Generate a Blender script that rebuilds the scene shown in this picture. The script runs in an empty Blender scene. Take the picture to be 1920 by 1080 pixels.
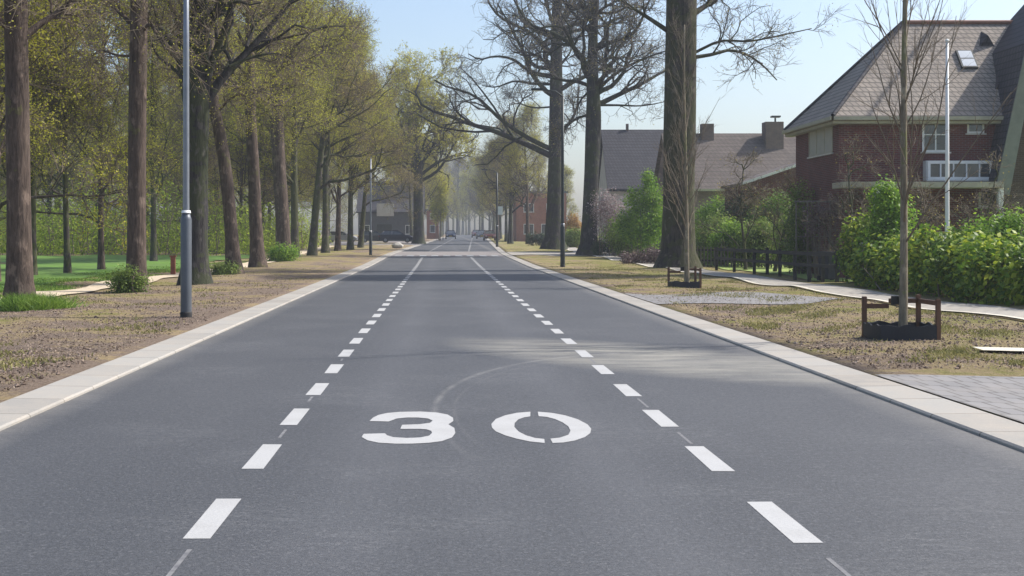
import bpy, bmesh, math, random
import numpy as np
from mathutils import Vector
random.seed(7)
R = math.radians
sc = bpy.context.scene
COL = sc.collection

# ------------------------------------------------------------------ camera, sky, sun, exposure
F = 2360.0                    # focal length in pixels of a 1920 wide frame
EYE = 1.6
cam_d = bpy.data.cameras.new('camera')
cam = bpy.data.objects.new('camera', cam_d)
COL.objects.link(cam)
cam.location = (0, 0, EYE)
cam.rotation_euler = (R(90), 0, 0)
cam_d.sensor_width = 36
cam_d.lens = 36 * F / 1920
cam_d.shift_x = (960 - 829) / 1920
cam_d.shift_y = -(540 - 440) / 1920
cam_d.clip_start = 0.1
cam_d.clip_end = 6000
sc.camera = cam
sc.view_settings.view_transform = 'Standard'
sc.view_settings.look = 'None'
sc.view_settings.exposure = 0.50
sc.view_settings.gamma = 1
sc.cycles.max_bounces = 6
sc.cycles.transparent_max_bounces = 8
sc.cycles.volume_bounces = 0
sc.cycles.use_denoising = True

SUN_EL, SUN_AZ = R(46), R(75)     # azimuth measured from +Y (down the road) towards +X (right)
w = bpy.data.worlds.new('World'); sc.world = w; w.use_nodes = True
nt = w.node_tree; nt.nodes.clear()
sky = nt.nodes.new('ShaderNodeTexSky'); sky.sky_type = 'NISHITA'; sky.sun_disc = False
sky.sun_elevation = SUN_EL; sky.sun_rotation = SUN_AZ
sky.air_density = 1.0; sky.dust_density = 2.6; sky.ozone_density = 2.0
bg = nt.nodes.new('ShaderNodeBackground'); bg.inputs['Strength'].default_value = 0.15
wo = nt.nodes.new('ShaderNodeOutputWorld')
nt.links.new(sky.outputs[0], bg.inputs[0]); nt.links.new(bg.outputs[0], wo.inputs[0])
sd = bpy.data.lights.new('sun', 'SUN'); sd.energy = 4.3; sd.angle = R(0.6); sd.color = (1.0, 0.95, 0.88)
sun = bpy.data.objects.new('sun', sd); COL.objects.link(sun)
sv = Vector((math.cos(SUN_EL) * math.sin(SUN_AZ), math.cos(SUN_EL) * math.cos(SUN_AZ), math.sin(SUN_EL)))
sun.rotation_euler = (-sv).to_track_quat('-Z', 'Y').to_euler()
sun.location = (60, 20, 80)

# ------------------------------------------------------------------ helpers: nodes
def new_mat(name):
    m = bpy.data.materials.new(name); m.use_nodes = True
    nt = m.node_tree; nt.nodes.clear()
    out = nt.nodes.new('ShaderNodeOutputMaterial')
    return m, nt, out

def ramp(nt, fac, stops):
    r = nt.nodes.new('ShaderNodeValToRGB'); nt.links.new(fac, r.inputs[0])
    el = r.color_ramp.elements
    while len(el) < len(stops): el.new(0.5)
    for e, (p, c) in zip(el, stops):
        e.position = p; e.color = (c[0], c[1], c[2], 1) if hasattr(c, '__len__') else (c, c, c, 1)
    return r.outputs[0]

def noise(nt, co, scale, detail=4, rough=0.55, dist=0):
    n = nt.nodes.new('ShaderNodeTexNoise'); n.inputs['Scale'].default_value = scale
    n.inputs['Detail'].default_value = detail; n.inputs['Roughness'].default_value = rough
    n.inputs['Distortion'].default_value = dist
    if co is not None: nt.links.new(co, n.inputs['Vector'])
    return n.outputs['Fac']

def mathn(nt, op, a, b=None, c=None, clamp=False):
    n = nt.nodes.new('ShaderNodeMath'); n.operation = op; n.use_clamp = clamp
    for i, v in enumerate((a, b, c)):
        if v is None: continue
        if isinstance(v, (int, float)): n.inputs[i].default_value = v
        else: nt.links.new(v, n.inputs[i])
    return n.outputs[0]

def mixc(nt, fac, a, b, mode='MIX'):
    n = nt.nodes.new('ShaderNodeMix'); n.data_type = 'RGBA'; n.blend_type = mode
    for i, v in ((0, fac), (6, a), (7, b)):
        if isinstance(v, (int, float)): n.inputs[i].default_value = v
        elif isinstance(v, tuple): n.inputs[i].default_value = (*v, 1)
        else: nt.links.new(v, n.inputs[i])
    return n.outputs[2]

def mapping(nt, co, scale=(1, 1, 1), loc=(0, 0, 0)):
    n = nt.nodes.new('ShaderNodeMapping'); nt.links.new(co, n.inputs[0])
    n.inputs['Scale'].default_value = scale; n.inputs['Location'].default_value = loc
    return n.outputs[0]

def coords(nt, world=False):
    if world:
        return nt.nodes.new('ShaderNodeNewGeometry').outputs['Position']
    return nt.nodes.new('ShaderNodeTexCoord').outputs['Object']

def principled(nt, out, col, rough=0.8, bump=None, bstr=0.3, bdist=0.02, metal=0, spec=0.5):
    p = nt.nodes.new('ShaderNodeBsdfPrincipled')
    if isinstance(col, tuple): p.inputs['Base Color'].default_value = (*col, 1)
    else: nt.links.new(col, p.inputs['Base Color'])
    if isinstance(rough, (int, float)): p.inputs['Roughness'].default_value = rough
    else: nt.links.new(rough, p.inputs['Roughness'])
    p.inputs['Metallic'].default_value = metal
    p.inputs['Specular IOR Level'].default_value = spec
    if bump is not None:
        b = nt.nodes.new('ShaderNodeBump'); b.inputs['Strength'].default_value = bstr
        b.inputs['Distance'].default_value = bdist
        nt.links.new(bump, b.inputs['Height']); nt.links.new(b.outputs[0], p.inputs['Normal'])
    nt.links.new(p.outputs[0], out.inputs[0])
    return p

def simple(name, c1, c2=None, scale=3.0, rough=0.7, bstr=0.15, metal=0, stretch=(1, 1, 1), spec=0.5, bscale=None):
    m, nt, out = new_mat(name)
    co = mapping(nt, coords(nt), stretch)
    if c2 is None: c2 = tuple(v * 0.75 for v in c1)
    f = noise(nt, co, scale, 6, 0.65)
    col = ramp(nt, f, [(0.3, c2), (0.7, c1)])
    bf = noise(nt, co, bscale or scale * 6, 4)
    principled(nt, out, col, rough, bf, bstr, 0.01, metal, spec)
    return m

def leaf_mat(name, dark, mid, light, trans=0.35, clump=0.9, rough=0.55):
    m, nt, out = new_mat(name)
    co = coords(nt)
    geo = nt.nodes.new('ShaderNodeNewGeometry')
    rnd = geo.outputs['Random Per Island']
    f = noise(nt, co, clump, 3)
    s = mathn(nt, 'ADD', mathn(nt, 'MULTIPLY', f, 1.1), mathn(nt, 'MULTIPLY', rnd, 0.55))
    s = mathn(nt, 'SUBTRACT', s, 0.32)
    col = ramp(nt, s, [(0.2, dark), (0.5, mid), (0.85, light)])
    p = principled(nt, out, col, rough, spec=0.3)
    t = nt.nodes.new('ShaderNodeBsdfTranslucent'); nt.links.new(col, t.inputs[0])
    mx = nt.nodes.new('ShaderNodeMixShader'); mx.inputs[0].default_value = trans
    nt.links.new(p.outputs[0], mx.inputs[1]); nt.links.new(t.outputs[0], mx.inputs[2])
    nt.links.new(mx.outputs[0], out.inputs[0])
    return m

def bark_mat(name, dark, light, scale=6, moss=None, mossamt=0.5, ridge=1.0):
    m, nt, out = new_mat(name)
    co = coords(nt)
    cs = mapping(nt, co, (1, 1, 0.16))
    f = noise(nt, cs, scale * 2.2, 6, 0.7, 0.6)
    f2 = noise(nt, co, 0.8, 3)
    f3 = noise(nt, co, 3.5, 4, 0.6)
    base = ramp(nt, f, [(0.32, dark), (0.66, light)])
    base = mixc(nt, mathn(nt, 'MULTIPLY', f3, 0.6), base, tuple(v * 0.6 for v in dark))
    if moss:
        mk = mathn(nt, 'GREATER_THAN', mathn(nt, 'ADD', f2, mathn(nt, 'MULTIPLY', f3, 0.5)), 1.25 - mossamt)
        base = mixc(nt, mathn(nt, 'MULTIPLY', mk, 0.65), base, moss)
    pt = noise(nt, mapping(nt, co, (1, 1, 0.55)), 4.2, 3, 0.6)
    base = mixc(nt, ramp(nt, pt, [(0.56, 0.0), (0.66, 0.55)]), base, tuple(min(1, v * 1.5) for v in light))
    principled(nt, out, base, 0.9, f, 0.9, 0.05 * ridge, spec=0.2)
    return m

# ------------------------------------------------------------------ materials
def asphalt():
    m, nt, out = new_mat('asphalt')
    co = coords(nt)
    sep = nt.nodes.new('ShaderNodeSeparateXYZ'); nt.links.new(co, sep.inputs[0])
    X, Y = sep.outputs[0], sep.outputs[1]
    fine = noise(nt, co, 90, 3, 0.7)
    med = noise(nt, co, 14, 5, 0.7)
    big = noise(nt, mapping(nt, co, (0.6, 0.22, 1)), 0.9, 4, 0.6)
    spk = nt.nodes.new('ShaderNodeTexVoronoi'); spk.inputs['Scale'].default_value = 70
    nt.links.new(co, spk.inputs['Vector'])
    col = ramp(nt, fine, [(0.28, (0.024, 0.026, 0.030)), (0.72, (0.090, 0.094, 0.103))])
    col = mixc(nt, mathn(nt, 'MULTIPLY', ramp(nt, big, [(0.4, 0.0), (0.66, 1.0)]), 0.30), col, (0.100, 0.103, 0.110))
    col = mixc(nt, mathn(nt, 'MULTIPLY', ramp(nt, med, [(0.45, 0.0), (0.75, 1.0)]), 0.22), col, (0.040, 0.043, 0.049))
    stone = mathn(nt, 'GREATER_THAN', spk.outputs['Color'], 0.83)
    col = mixc(nt, mathn(nt, 'MULTIPLY', stone, 0.20), col, (0.22, 0.22, 0.225))
    grain = noise(nt, co, 34, 4, 0.8)
    col = mixc(nt, ramp(nt, grain, [(0.38, 0.55), (0.5, 0.0)]), col, (0.022, 0.024, 0.028))
    col = mixc(nt, ramp(nt, grain, [(0.55, 0.0), (0.68, 0.5)]), col, (0.14, 0.145, 0.155))
    # wheel paths, slightly paler, run along the lane
    def band(v, c, wd):
        return mathn(nt, 'SUBTRACT', 1.0, mathn(nt, 'DIVIDE', mathn(nt, 'ABSOLUTE', mathn(nt, 'SUBTRACT', v, c)), wd), clamp=True)
    wp = mathn(nt, 'ADD', band(X, -0.55, 0.5), band(X, 1.15, 0.5))
    streak = noise(nt, mapping(nt, co, (2.2, 0.09, 1)), 3.0, 5, 0.7)
    col = mixc(nt, mathn(nt, 'MULTIPLY', mathn(nt, 'MULTIPLY', wp, streak), 0.22), col, (0.175, 0.178, 0.19))
    # sand dragged on by tyres from the right-hand driveway
    dn = noise(nt, mapping(nt, co, (0.5, 1.6, 1)), 1.6, 5, 0.65)
    ex = mathn(nt, 'DIVIDE', mathn(nt, 'SUBTRACT', X, 2.7), 2.6)
    yc = mathn(nt, 'SUBTRACT', mathn(nt, 'SUBTRACT', Y, 16.6), mathn(nt, 'MULTIPLY', mathn(nt, 'SUBTRACT', X, 2.4), -0.9))
    ey = mathn(nt, 'DIVIDE', yc, 2.3)
    d2 = mathn(nt, 'ADD', mathn(nt, 'MULTIPLY', ex, ex), mathn(nt, 'MULTIPLY', ey, ey))
    patch = mathn(nt, 'SUBTRACT', 1.15, d2, clamp=True)
    patch = mathn(nt, 'MULTIPLY', patch, ramp(nt, dn, [(0.33, 0.15), (0.62, 1.0)]))
    col = mixc(nt, mathn(nt, 'MULTIPLY', patch, 0.75), col, (0.30, 0.285, 0.24))
    # curved tyre track
    rx = mathn(nt, 'DIVIDE', mathn(nt, 'SUBTRACT', X, 3.2), 3.0)
    ry = mathn(nt, 'DIVIDE', mathn(nt, 'SUBTRACT', Y, 11.4), 5.3)
    rr = mathn(nt, 'SQRT', mathn(nt, 'ADD', mathn(nt, 'MULTIPLY', rx, rx), mathn(nt, 'MULTIPLY', ry, ry)))
    left = mathn(nt, 'LESS_THAN', X, 2.4); far = mathn(nt, 'DIVIDE', mathn(nt, 'SUBTRACT', Y, 8.8), 2.5, clamp=True)
    gate = mathn(nt, 'MULTIPLY', left, far)
    gate = mathn(nt, 'MULTIPLY', gate, ramp(nt, noise(nt, co, 2.0, 3), [(0.3, 0.1), (0.6, 1.0)]))
    gate = mathn(nt, 'MULTIPLY', gate, ramp(nt, fine, [(0.35, 0.2), (0.6, 1.0)]))
    ring = mathn(nt, 'MULTIPLY', mathn(nt, 'ADD', band(rr, 1.09, 0.016), mathn(nt, 'MULTIPLY', band(rr, 1.03, 0.008), 0.35)), gate)
    col = mixc(nt, mathn(nt, 'MULTIPLY', ring, 0.48), col, (0.30, 0.29, 0.27))
    # faint scuffs in the foreground
    sc2 = noise(nt, mapping(nt, co, (0.9, 3.0, 1)), 1.7, 8, 0.75, 1.8)
    scm = mathn(nt, 'MULTIPLY', band(sc2, 0.5, 0.02), ramp(nt, noise(nt, co, 0.55, 2), [(0.5, 0), (0.62, 1)]))
    col = mixc(nt, mathn(nt, 'MULTIPLY', scm, 0.3), col, (0.25, 0.25, 0.25))
    # sandy edge next to the kerbs
    edge = mathn(nt, 'ADD', band(X, -3.6, 0.35), band(X, 4.27, 0.4))
    col = mixc(nt, mathn(nt, 'MULTIPLY', mathn(nt, 'MULTIPLY', edge, dn), 0.6), col, (0.25, 0.235, 0.21))
    principled(nt, out, col, ramp(nt, med, [(0.2, 0.62), (0.8, 0.8)]), fine, 0.5, 0.006, spec=0.45)
    return m

def ground_mat():
    m, nt, out = new_mat('verge_soil')
    co = coords(nt)
    sep = nt.nodes.new('ShaderNodeSeparateXYZ'); nt.links.new(co, sep.inputs[0])
    n1 = noise(nt, co, 22, 6, 0.75); n2 = noise(nt, co, 0.55, 5, 0.6); n3 = noise(nt, co, 3.2, 5, 0.7)
    dirt = ramp(nt, n1, [(0.28, (0.095, 0.068, 0.052)), (0.5, (0.195, 0.150, 0.118)), (0.72, (0.32, 0.262, 0.212))])
    grass = ramp(nt, n1, [(0.3, (0.10, 0.10, 0.030)), (0.7, (0.30, 0.28, 0.10))])
    dry = ramp(nt, n1, [(0.3, (0.19, 0.14, 0.075)), (0.7, (0.40, 0.32, 0.19))])
    a = mathn(nt, 'ADD', mathn(nt, 'MULTIPLY', n2, 0.75), mathn(nt, 'MULTIPLY', n3, 0.35))
    right = mathn(nt, 'MULTIPLY', mathn(nt, 'GREATER_THAN', sep.outputs[0], 0.0), 0.055)
    off = mathn(nt, 'MULTIPLY', mathn(nt, 'SUBTRACT', 1.0, mathn(nt, 'DIVIDE', mathn(nt, 'ABSOLUTE', sep.outputs[0]), 9.0), clamp=True), -0.16)
    a = mathn(nt, 'ADD', mathn(nt, 'ADD', a, right), off)
    far = mathn(nt, 'MULTIPLY', mathn(nt, 'DIVIDE', mathn(nt, 'SUBTRACT', sep.outputs[1], 25.0), 60.0, clamp=True), 0.05)
    a = mathn(nt, 'ADD', a, far)
    col = mixc(nt, ramp(nt, a, [(0.47, 0), (0.56, 1)]), dirt, dry)
    col = mixc(nt, ramp(nt, a, [(0.56, 0), (0.66, 1)]), col, grass)
    principled(nt, out, col, 0.95, n1, 1.0, 0.06, spec=0.1)
    return m

def brick_mat(name, c1, c2, mortar, bw=0.22, rh=0.068, ms=0.010, rough=0.85, bstr=0.4):
    m, nt, out = new_mat(name)
    co = coords(nt)
    sep = nt.nodes.new('ShaderNodeSeparateXYZ'); nt.links.new(co, sep.inputs[0])
    cb = nt.nodes.new('ShaderNodeCombineXYZ')
    nt.links.new(mathn(nt, 'ADD', sep.outputs[0], sep.outputs[1]), cb.inputs[0])
    nt.links.new(sep.outputs[2], cb.inputs[1])
    b = nt.nodes.new('ShaderNodeTexBrick'); nt.links.new(cb.outputs[0], b.inputs['Vector'])
    b.inputs['Color1'].default_value = (*c1, 1); b.inputs['Color2'].default_value = (*c2, 1); b.inputs['Mortar'].default_value = (*mortar, 1)
    b.inputs['Scale'].default_value = 1; b.inputs['Mortar Size'].default_value = ms
    b.inputs['Brick Width'].default_value = bw; b.inputs['Row Height'].default_value = rh
    n = noise(nt, co, 1.3, 6, 0.7)
    col = mixc(nt, ramp(nt, n, [(0.35, 0.0), (0.75, 0.5)]), b.outputs[0], tuple(v * 0.5 for v in c2))
    principled(nt, out, col, rough, b.outputs['Fac'], -bstr, 0.01, spec=0.2)
    return m

def paving_mat(name, c1, c2, mortar, bw, rh, ms=0.012, sandy=(0.36, 0.31, 0.26)):
    m, nt, out = new_mat(name)
    co = coords(nt)
    b = nt.nodes.new('ShaderNodeTexBrick'); nt.links.new(co, b.inputs['Vector'])
    b.inputs['Color1'].default_value = (*c1, 1); b.inputs['Color2'].default_value = (*c2, 1); b.inputs['Mortar'].default_value = (*mortar, 1)
    b.inputs['Scale'].default_value = 1; b.inputs['Mortar Size'].default_value = ms
    b.inputs['Brick Width'].default_value = bw; b.inputs['Row Height'].default_value = rh
    n = noise(nt, co, 1.6, 6, 0.7); n2 = noise(nt, co, 40, 3, 0.7)
    col = mixc(nt, ramp(nt, n, [(0.42, 0.0), (0.72, 0.75)]), b.outputs[0], sandy)
    col = mixc(nt, mathn(nt, 'MULTIPLY', n2, 0.35), col, tuple(v * 0.55 for v in c1))
    principled(nt, out, col, 0.85, n2, 0.4, 0.01, spec=0.25)
    return m

M = {}
M['asphalt'] = asphalt()
M['soil'] = ground_mat()
M['kerb'] = paving_mat('kerb_concrete', (0.37, 0.355, 0.325), (0.28, 0.265, 0.24), (0.12, 0.11, 0.095), 50.0, 1.0, 0.012, (0.42, 0.37, 0.31))
M['pave'] = paving_mat('paving_slabs', (0.37, 0.35, 0.315), (0.32, 0.30, 0.27), (0.18, 0.16, 0.14), 0.3, 0.3, 0.012, (0.44, 0.39, 0.31))
M['pave_edge'] = simple('edge_stone', (0.62, 0.58, 0.48), (0.5, 0.46, 0.38), 2, 0.85)
M['drive'] = paving_mat('grey_pavers', (0.25, 0.245, 0.245), (0.20, 0.195, 0.195), (0.10, 0.095, 0.09), 0.21, 0.42, 0.016, (0.29, 0.27, 0.25))
M['table'] = paving_mat('table_pavers', (0.27, 0.25, 0.25), (0.22, 0.205, 0.21), (0.16, 0.15, 0.14), 0.2, 0.1, 0.012, (0.34, 0.30, 0.27))
M['sand'] = simple('sandy_path', (0.62, 0.52, 0.38), (0.45, 0.36, 0.25), 3, 0.95, 0.4)
M['grass'] = simple('lawn_green', (0.10, 0.22, 0.012), (0.075, 0.13, 0.02), 0.5, 0.9, 0.8, bscale=30)
M['lawn'] = simple('garden_lawn', (0.30, 0.38, 0.09), (0.20, 0.27, 0.06), 1.5, 0.9, 0.8, bscale=30)
def paint_mat():
    m, nt, out = new_mat('road_paint')
    co = coords(nt)
    n = noise(nt, co, 60, 4, 0.7); n2 = noise(nt, co, 3, 4)
    col = ramp(nt, n, [(0.25, (0.33, 0.33, 0.325)), (0.45, (0.39, 0.39, 0.385)), (0.8, (0.44, 0.44, 0.43))])
    col = mixc(nt, ramp(nt, n2, [(0.45, 0.0), (0.75, 0.5)]), col, (0.31, 0.305, 0.295))
    n3 = noise(nt, co, 48, 5, 0.8); n4 = noise(nt, co, 7, 3)
    chip = mathn(nt, 'MULTIPLY', ramp(nt, n3, [(0.60, 0.0), (0.70, 0.7)]), ramp(nt, n4, [(0.35, 0.25), (0.6, 1.0)]))
    col = mixc(nt, chip, col, (0.12, 0.125, 0.135))
    principled(nt, out, col, 0.7, n, 0.5, 0.004)
    return m
M['paint'] = paint_mat()
M['ghost'] = simple('worn_paint', (0.21, 0.21, 0.21), (0.10, 0.10, 0.11), 12, 0.8)
M['bark_brown'] = bark_mat('bark_brown', (0.038, 0.027, 0.023), (0.165, 0.125, 0.10), 6, (0.10, 0.10, 0.04), 0.35)
M['bark_grey'] = bark_mat('bark_grey', (0.035, 0.032, 0.030), (0.115, 0.10, 0.085), 5, (0.075, 0.085, 0.03), 0.55)
M['bark_dark'] = bark_mat('bark_dark', (0.020, 0.019, 0.021), (0.075, 0.069, 0.064), 5, (0.05, 0.06, 0.025), 0.5)
M['bark_moss'] = bark_mat('bark_lichen', (0.026, 0.023, 0.021), (0.100, 0.086, 0.068), 4, (0.060, 0.066, 0.028), 0.55)
M['bark_young'] = bark_mat('bark_young', (0.13, 0.105, 0.075), (0.34, 0.30, 0.22), 10, (0.16, 0.17, 0.07), 0.45, 0.2)
M['twig'] = simple('twig', (0.19, 0.15, 0.105), (0.11, 0.088, 0.062), 5, 0.9)
M['twig_grey'] = simple('twig_grey', (0.15, 0.13, 0.12), (0.08, 0.07, 0.066), 5, 0.9)
M['leaf_young'] = leaf_mat('leaf_young', (0.24, 0.25, 0.03), (0.41, 0.42, 0.05), (0.60, 0.60, 0.08), 0.5, 0.35)
M['leaf_yellow'] = leaf_mat('leaf_yellow', (0.27, 0.27, 0.03), (0.44, 0.43, 0.05), (0.60, 0.56, 0.08), 0.5, 0.35)
M['leaf_bud'] = leaf_mat('leaf_bud', (0.22, 0.18, 0.05), (0.38, 0.31, 0.085), (0.50, 0.43, 0.11), 0.5, 0.5)
M['leaf_under'] = leaf_mat('leaf_under', (0.13, 0.19, 0.02), (0.28, 0.38, 0.04), (0.42, 0.50, 0.07), 0.6, 0.22)
M['leaf_laurel'] = leaf_mat('leaf_laurel', (0.05, 0.11, 0.012), (0.17, 0.28, 0.025), (0.44, 0.48, 0.05), 0.4, 1.1, 0.5)
M['leaf_bright'] = leaf_mat('leaf_bright', (0.07, 0.16, 0.02), (0.18, 0.32, 0.03), (0.32, 0.46, 0.05), 0.5, 0.9)
M['leaf_dark'] = leaf_mat('leaf_dark', (0.012, 0.028, 0.008), (0.030, 0.062, 0.016), (0.075, 0.12, 0.03), 0.2, 1.1, 0.45)
M['leaf_mid'] = leaf_mat('leaf_mid', (0.07, 0.11, 0.02), (0.17, 0.25, 0.05), (0.32, 0.40, 0.10), 0.5, 1.0)
M['leaf_mid2'] = leaf_mat('leaf_mid2', (0.03, 0.08, 0.012), (0.10, 0.20, 0.03), (0.26, 0.36, 0.06), 0.5, 1.0)
M['leaf_pink'] = leaf_mat('leaf_pink', (0.16, 0.11, 0.11), (0.32, 0.24, 0.24), (0.5, 0.42, 0.42), 0.3, 1.0)
M['leaf_orange'] = leaf_mat('leaf_orange', (0.20, 0.10, 0.03), (0.38, 0.22, 0.05), (0.5, 0.35, 0.1), 0.3, 1.0)
M['leaf_purple'] = leaf_mat('leaf_purple', (0.06, 0.035, 0.035), (0.14, 0.09, 0.085), (0.26, 0.19, 0.17), 0.2, 2.0)
M['litter'] = leaf_mat('litter', (0.10, 0.068, 0.05), (0.22, 0.163, 0.127), (0.38, 0.30, 0.235), 0.1, 2.0, 0.9)
M['blade'] = leaf_mat('blade', (0.12, 0.12, 0.04), (0.23, 0.22, 0.075), (0.36, 0.32, 0.14), 0.3, 0.8, 0.8)
M['blade_green'] = leaf_mat('blade_green', (0.05, 0.11, 0.015), (0.13, 0.24, 0.03), (0.26, 0.36, 0.06), 0.35, 2.0, 0.6)
M['galv'] = simple('galvanised_steel', (0.24, 0.26, 0.29), (0.18, 0.195, 0.22), 4, 0.42, 0.05, 0.6)
M['lamp_lower'] = simple('grey_painted_steel', (0.10, 0.115, 0.135), (0.075, 0.085, 0.10), 3, 0.45, 0.05, 0.2)
M['dark_steel'] = simple('dark_steel', (0.045, 0.055, 0.055), (0.03, 0.035, 0.036), 3, 0.5, 0.05, 0.2)
M['rubber'] = simple('black_rubber', (0.02, 0.02, 0.021), (0.012, 0.012, 0.013), 5, 0.8)
M['sleeve'] = simple('navy_sheet', (0.010, 0.014, 0.024), (0.006, 0.008, 0.014), 4, 0.6, 0.3)
M['wood_brown'] = simple('stained_wood', (0.16, 0.08, 0.045), (0.07, 0.035, 0.022), 6, 0.75, 0.3, stretch=(1, 1, 0.3))
M['wood_black'] = simple('black_stained_wood', (0.030, 0.030, 0.028), (0.016, 0.016, 0.015), 6, 0.75, 0.3)
M['wood_grey'] = simple('weathered_wood', (0.20, 0.185, 0.15), (0.11, 0.10, 0.085), 6, 0.85, 0.3, stretch=(1, 1, 0.2))
M['white'] = simple('white_paint', (0.78, 0.78, 0.76), (0.66, 0.66, 0.63), 2, 0.5, 0.05)
M['offwhite'] = simple('cream_render', (0.60, 0.58, 0.52), (0.46, 0.44, 0.40), 1.2, 0.8, 0.2)
M['fascia'] = simple('cream_fascia', (0.40, 0.38, 0.28), (0.30, 0.28, 0.21), 2, 0.6, 0.1)
M['brick_red'] = brick_mat('brick_dark_red', (0.17, 0.045, 0.038), (0.10, 0.032, 0.030), (0.17, 0.14, 0.125))
M['brick_orange'] = brick_mat('brick_orange', (0.40, 0.13, 0.07), (0.30, 0.10, 0.06), (0.3, 0.26, 0.22))
M['brick_brown'] = brick_mat('brick_brown', (0.10, 0.075, 0.045), (0.075, 0.055, 0.035), (0.12, 0.10, 0.08))
M['brick_pillar'] = brick_mat('brick_pillar', (0.20, 0.135, 0.12), (0.14, 0.10, 0.095), (0.2, 0.18, 0.16))
M['tile_brown'] = brick_mat('roof_tile_brown', (0.42, 0.355, 0.295), (0.33, 0.285, 0.245), (0.16, 0.14, 0.12), 0.22, 0.19, 0.022, 0.75, 0.8)
M['tile_grey'] = brick_mat('roof_tile_grey', (0.085, 0.083, 0.095), (0.065, 0.064, 0.076), (0.03, 0.03, 0.033), 0.24, 0.24, 0.02, 0.7, 0.8)
M['tile_far'] = brick_mat('roof_tile_worn', (0.17, 0.14, 0.125), (0.13, 0.11, 0.10), (0.08, 0.068, 0.06), 0.3, 0.26, 0.02, 0.8, 0.8)
M['slate'] = simple('slate_cladding', (0.10, 0.105, 0.12), (0.07, 0.075, 0.09), 2, 0.6)
def glass_mat():
    m, nt, out = new_mat('window_glass')
    co = coords(nt)
    n = noise(nt, co, 0.9, 3)
    col = ramp(nt, n, [(0.35, (0.02, 0.025, 0.028)), (0.65, (0.07, 0.08, 0.085))])
    principled(nt, out, col, 0.06, spec=1.0)
    return m
M['glass'] = glass_mat()
M['blind'] = simple('drawn_blind', (0.42, 0.40, 0.33), (0.34, 0.33, 0.28), 2, 0.8)
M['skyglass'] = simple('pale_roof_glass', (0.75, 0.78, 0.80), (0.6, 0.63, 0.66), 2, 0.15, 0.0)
M['car_navy'] = simple('navy_car_paint', (0.016, 0.020, 0.045), (0.013, 0.016, 0.036), 2, 0.25, 0.0, 0.3)
M['car_grey'] = simple('grey_car_paint', (0.05, 0.055, 0.065), (0.045, 0.05, 0.06), 2, 0.28, 0.0, 0.4)
M['car_silver'] = simple('silver_car_paint', (0.32, 0.33, 0.36), (0.3, 0.31, 0.34), 2, 0.3, 0.0, 0.5)
M['car_maroon'] = simple('maroon_car_paint', (0.09, 0.02, 0.022), (0.07, 0.016, 0.018), 2, 0.3, 0.0, 0.3)
M['lens'] = simple('headlight_lens', (0.7, 0.72, 0.74), (0.5, 0.5, 0.52), 8, 0.1, 0.0)
M['tail'] = simple('tail_light_lens', (0.35, 0.015, 0.01), (0.25, 0.01, 0.01), 8, 0.15, 0.0)
M['plate'] = simple('yellow_plate', (0.65, 0.45, 0.03), (0.55, 0.38, 0.03), 8, 0.5, 0.0)
M['stone'] = simple('pale_stone', (0.55, 0.53, 0.48), (0.32, 0.30, 0.27), 4, 0.85, 0.5)
M['rust'] = simple('red_brown_wood', (0.30, 0.09, 0.05), (0.17, 0.05, 0.03), 5, 0.8, 0.3)
M['sign_face'] = simple('sign_face', (0.62, 0.70, 0.72), (0.55, 0.63, 0.66), 3, 0.4, 0.0)
M['bin'] = simple('bin_plastic', (0.020, 0.026, 0.042), (0.015, 0.02, 0.032), 3, 0.5, 0.1)

# ------------------------------------------------------------------ helpers: objects and meshes
def tag(o, label=None, cat=None, group=None, kind=None):
    if label: o['label'] = label
    if cat: o['category'] = cat
    if group: o['group'] = group
    if kind: o['kind'] = kind
    return o

def thing(name, label, cat, loc=(0, 0, 0), rz=0, group=None):
    o = bpy.data.objects.new(name, None); COL.objects.link(o)
    o.location = loc; o.rotation_euler = (0, 0, rz); o.empty_display_size = 0.3
    return tag(o, label, cat, group)

def link(name, mesh, parent=None, loc=None):
    o = bpy.data.objects.new(name, mesh); COL.objects.link(o)
    if parent: o.parent = parent
    if loc is not None: o.location = loc
    return o

def copy_tree(o, loc, rz=0, scale=1.0, label=None, cat=None, group=None):
    c = o.copy(); COL.objects.link(c)
    c.location = loc; c.rotation_euler = (0, 0, rz)
    c.scale = (scale, scale, scale) if not hasattr(scale, '__len__') else scale
    if label: c['label'] = label
    if group: c['group'] = group
    for ch in list(o.children):
        d = ch.copy(); COL.objects.link(d); d.parent = c
        for g in list(ch.children):
            e = g.copy(); COL.objects.link(e); e.parent = d
    return c

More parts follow.
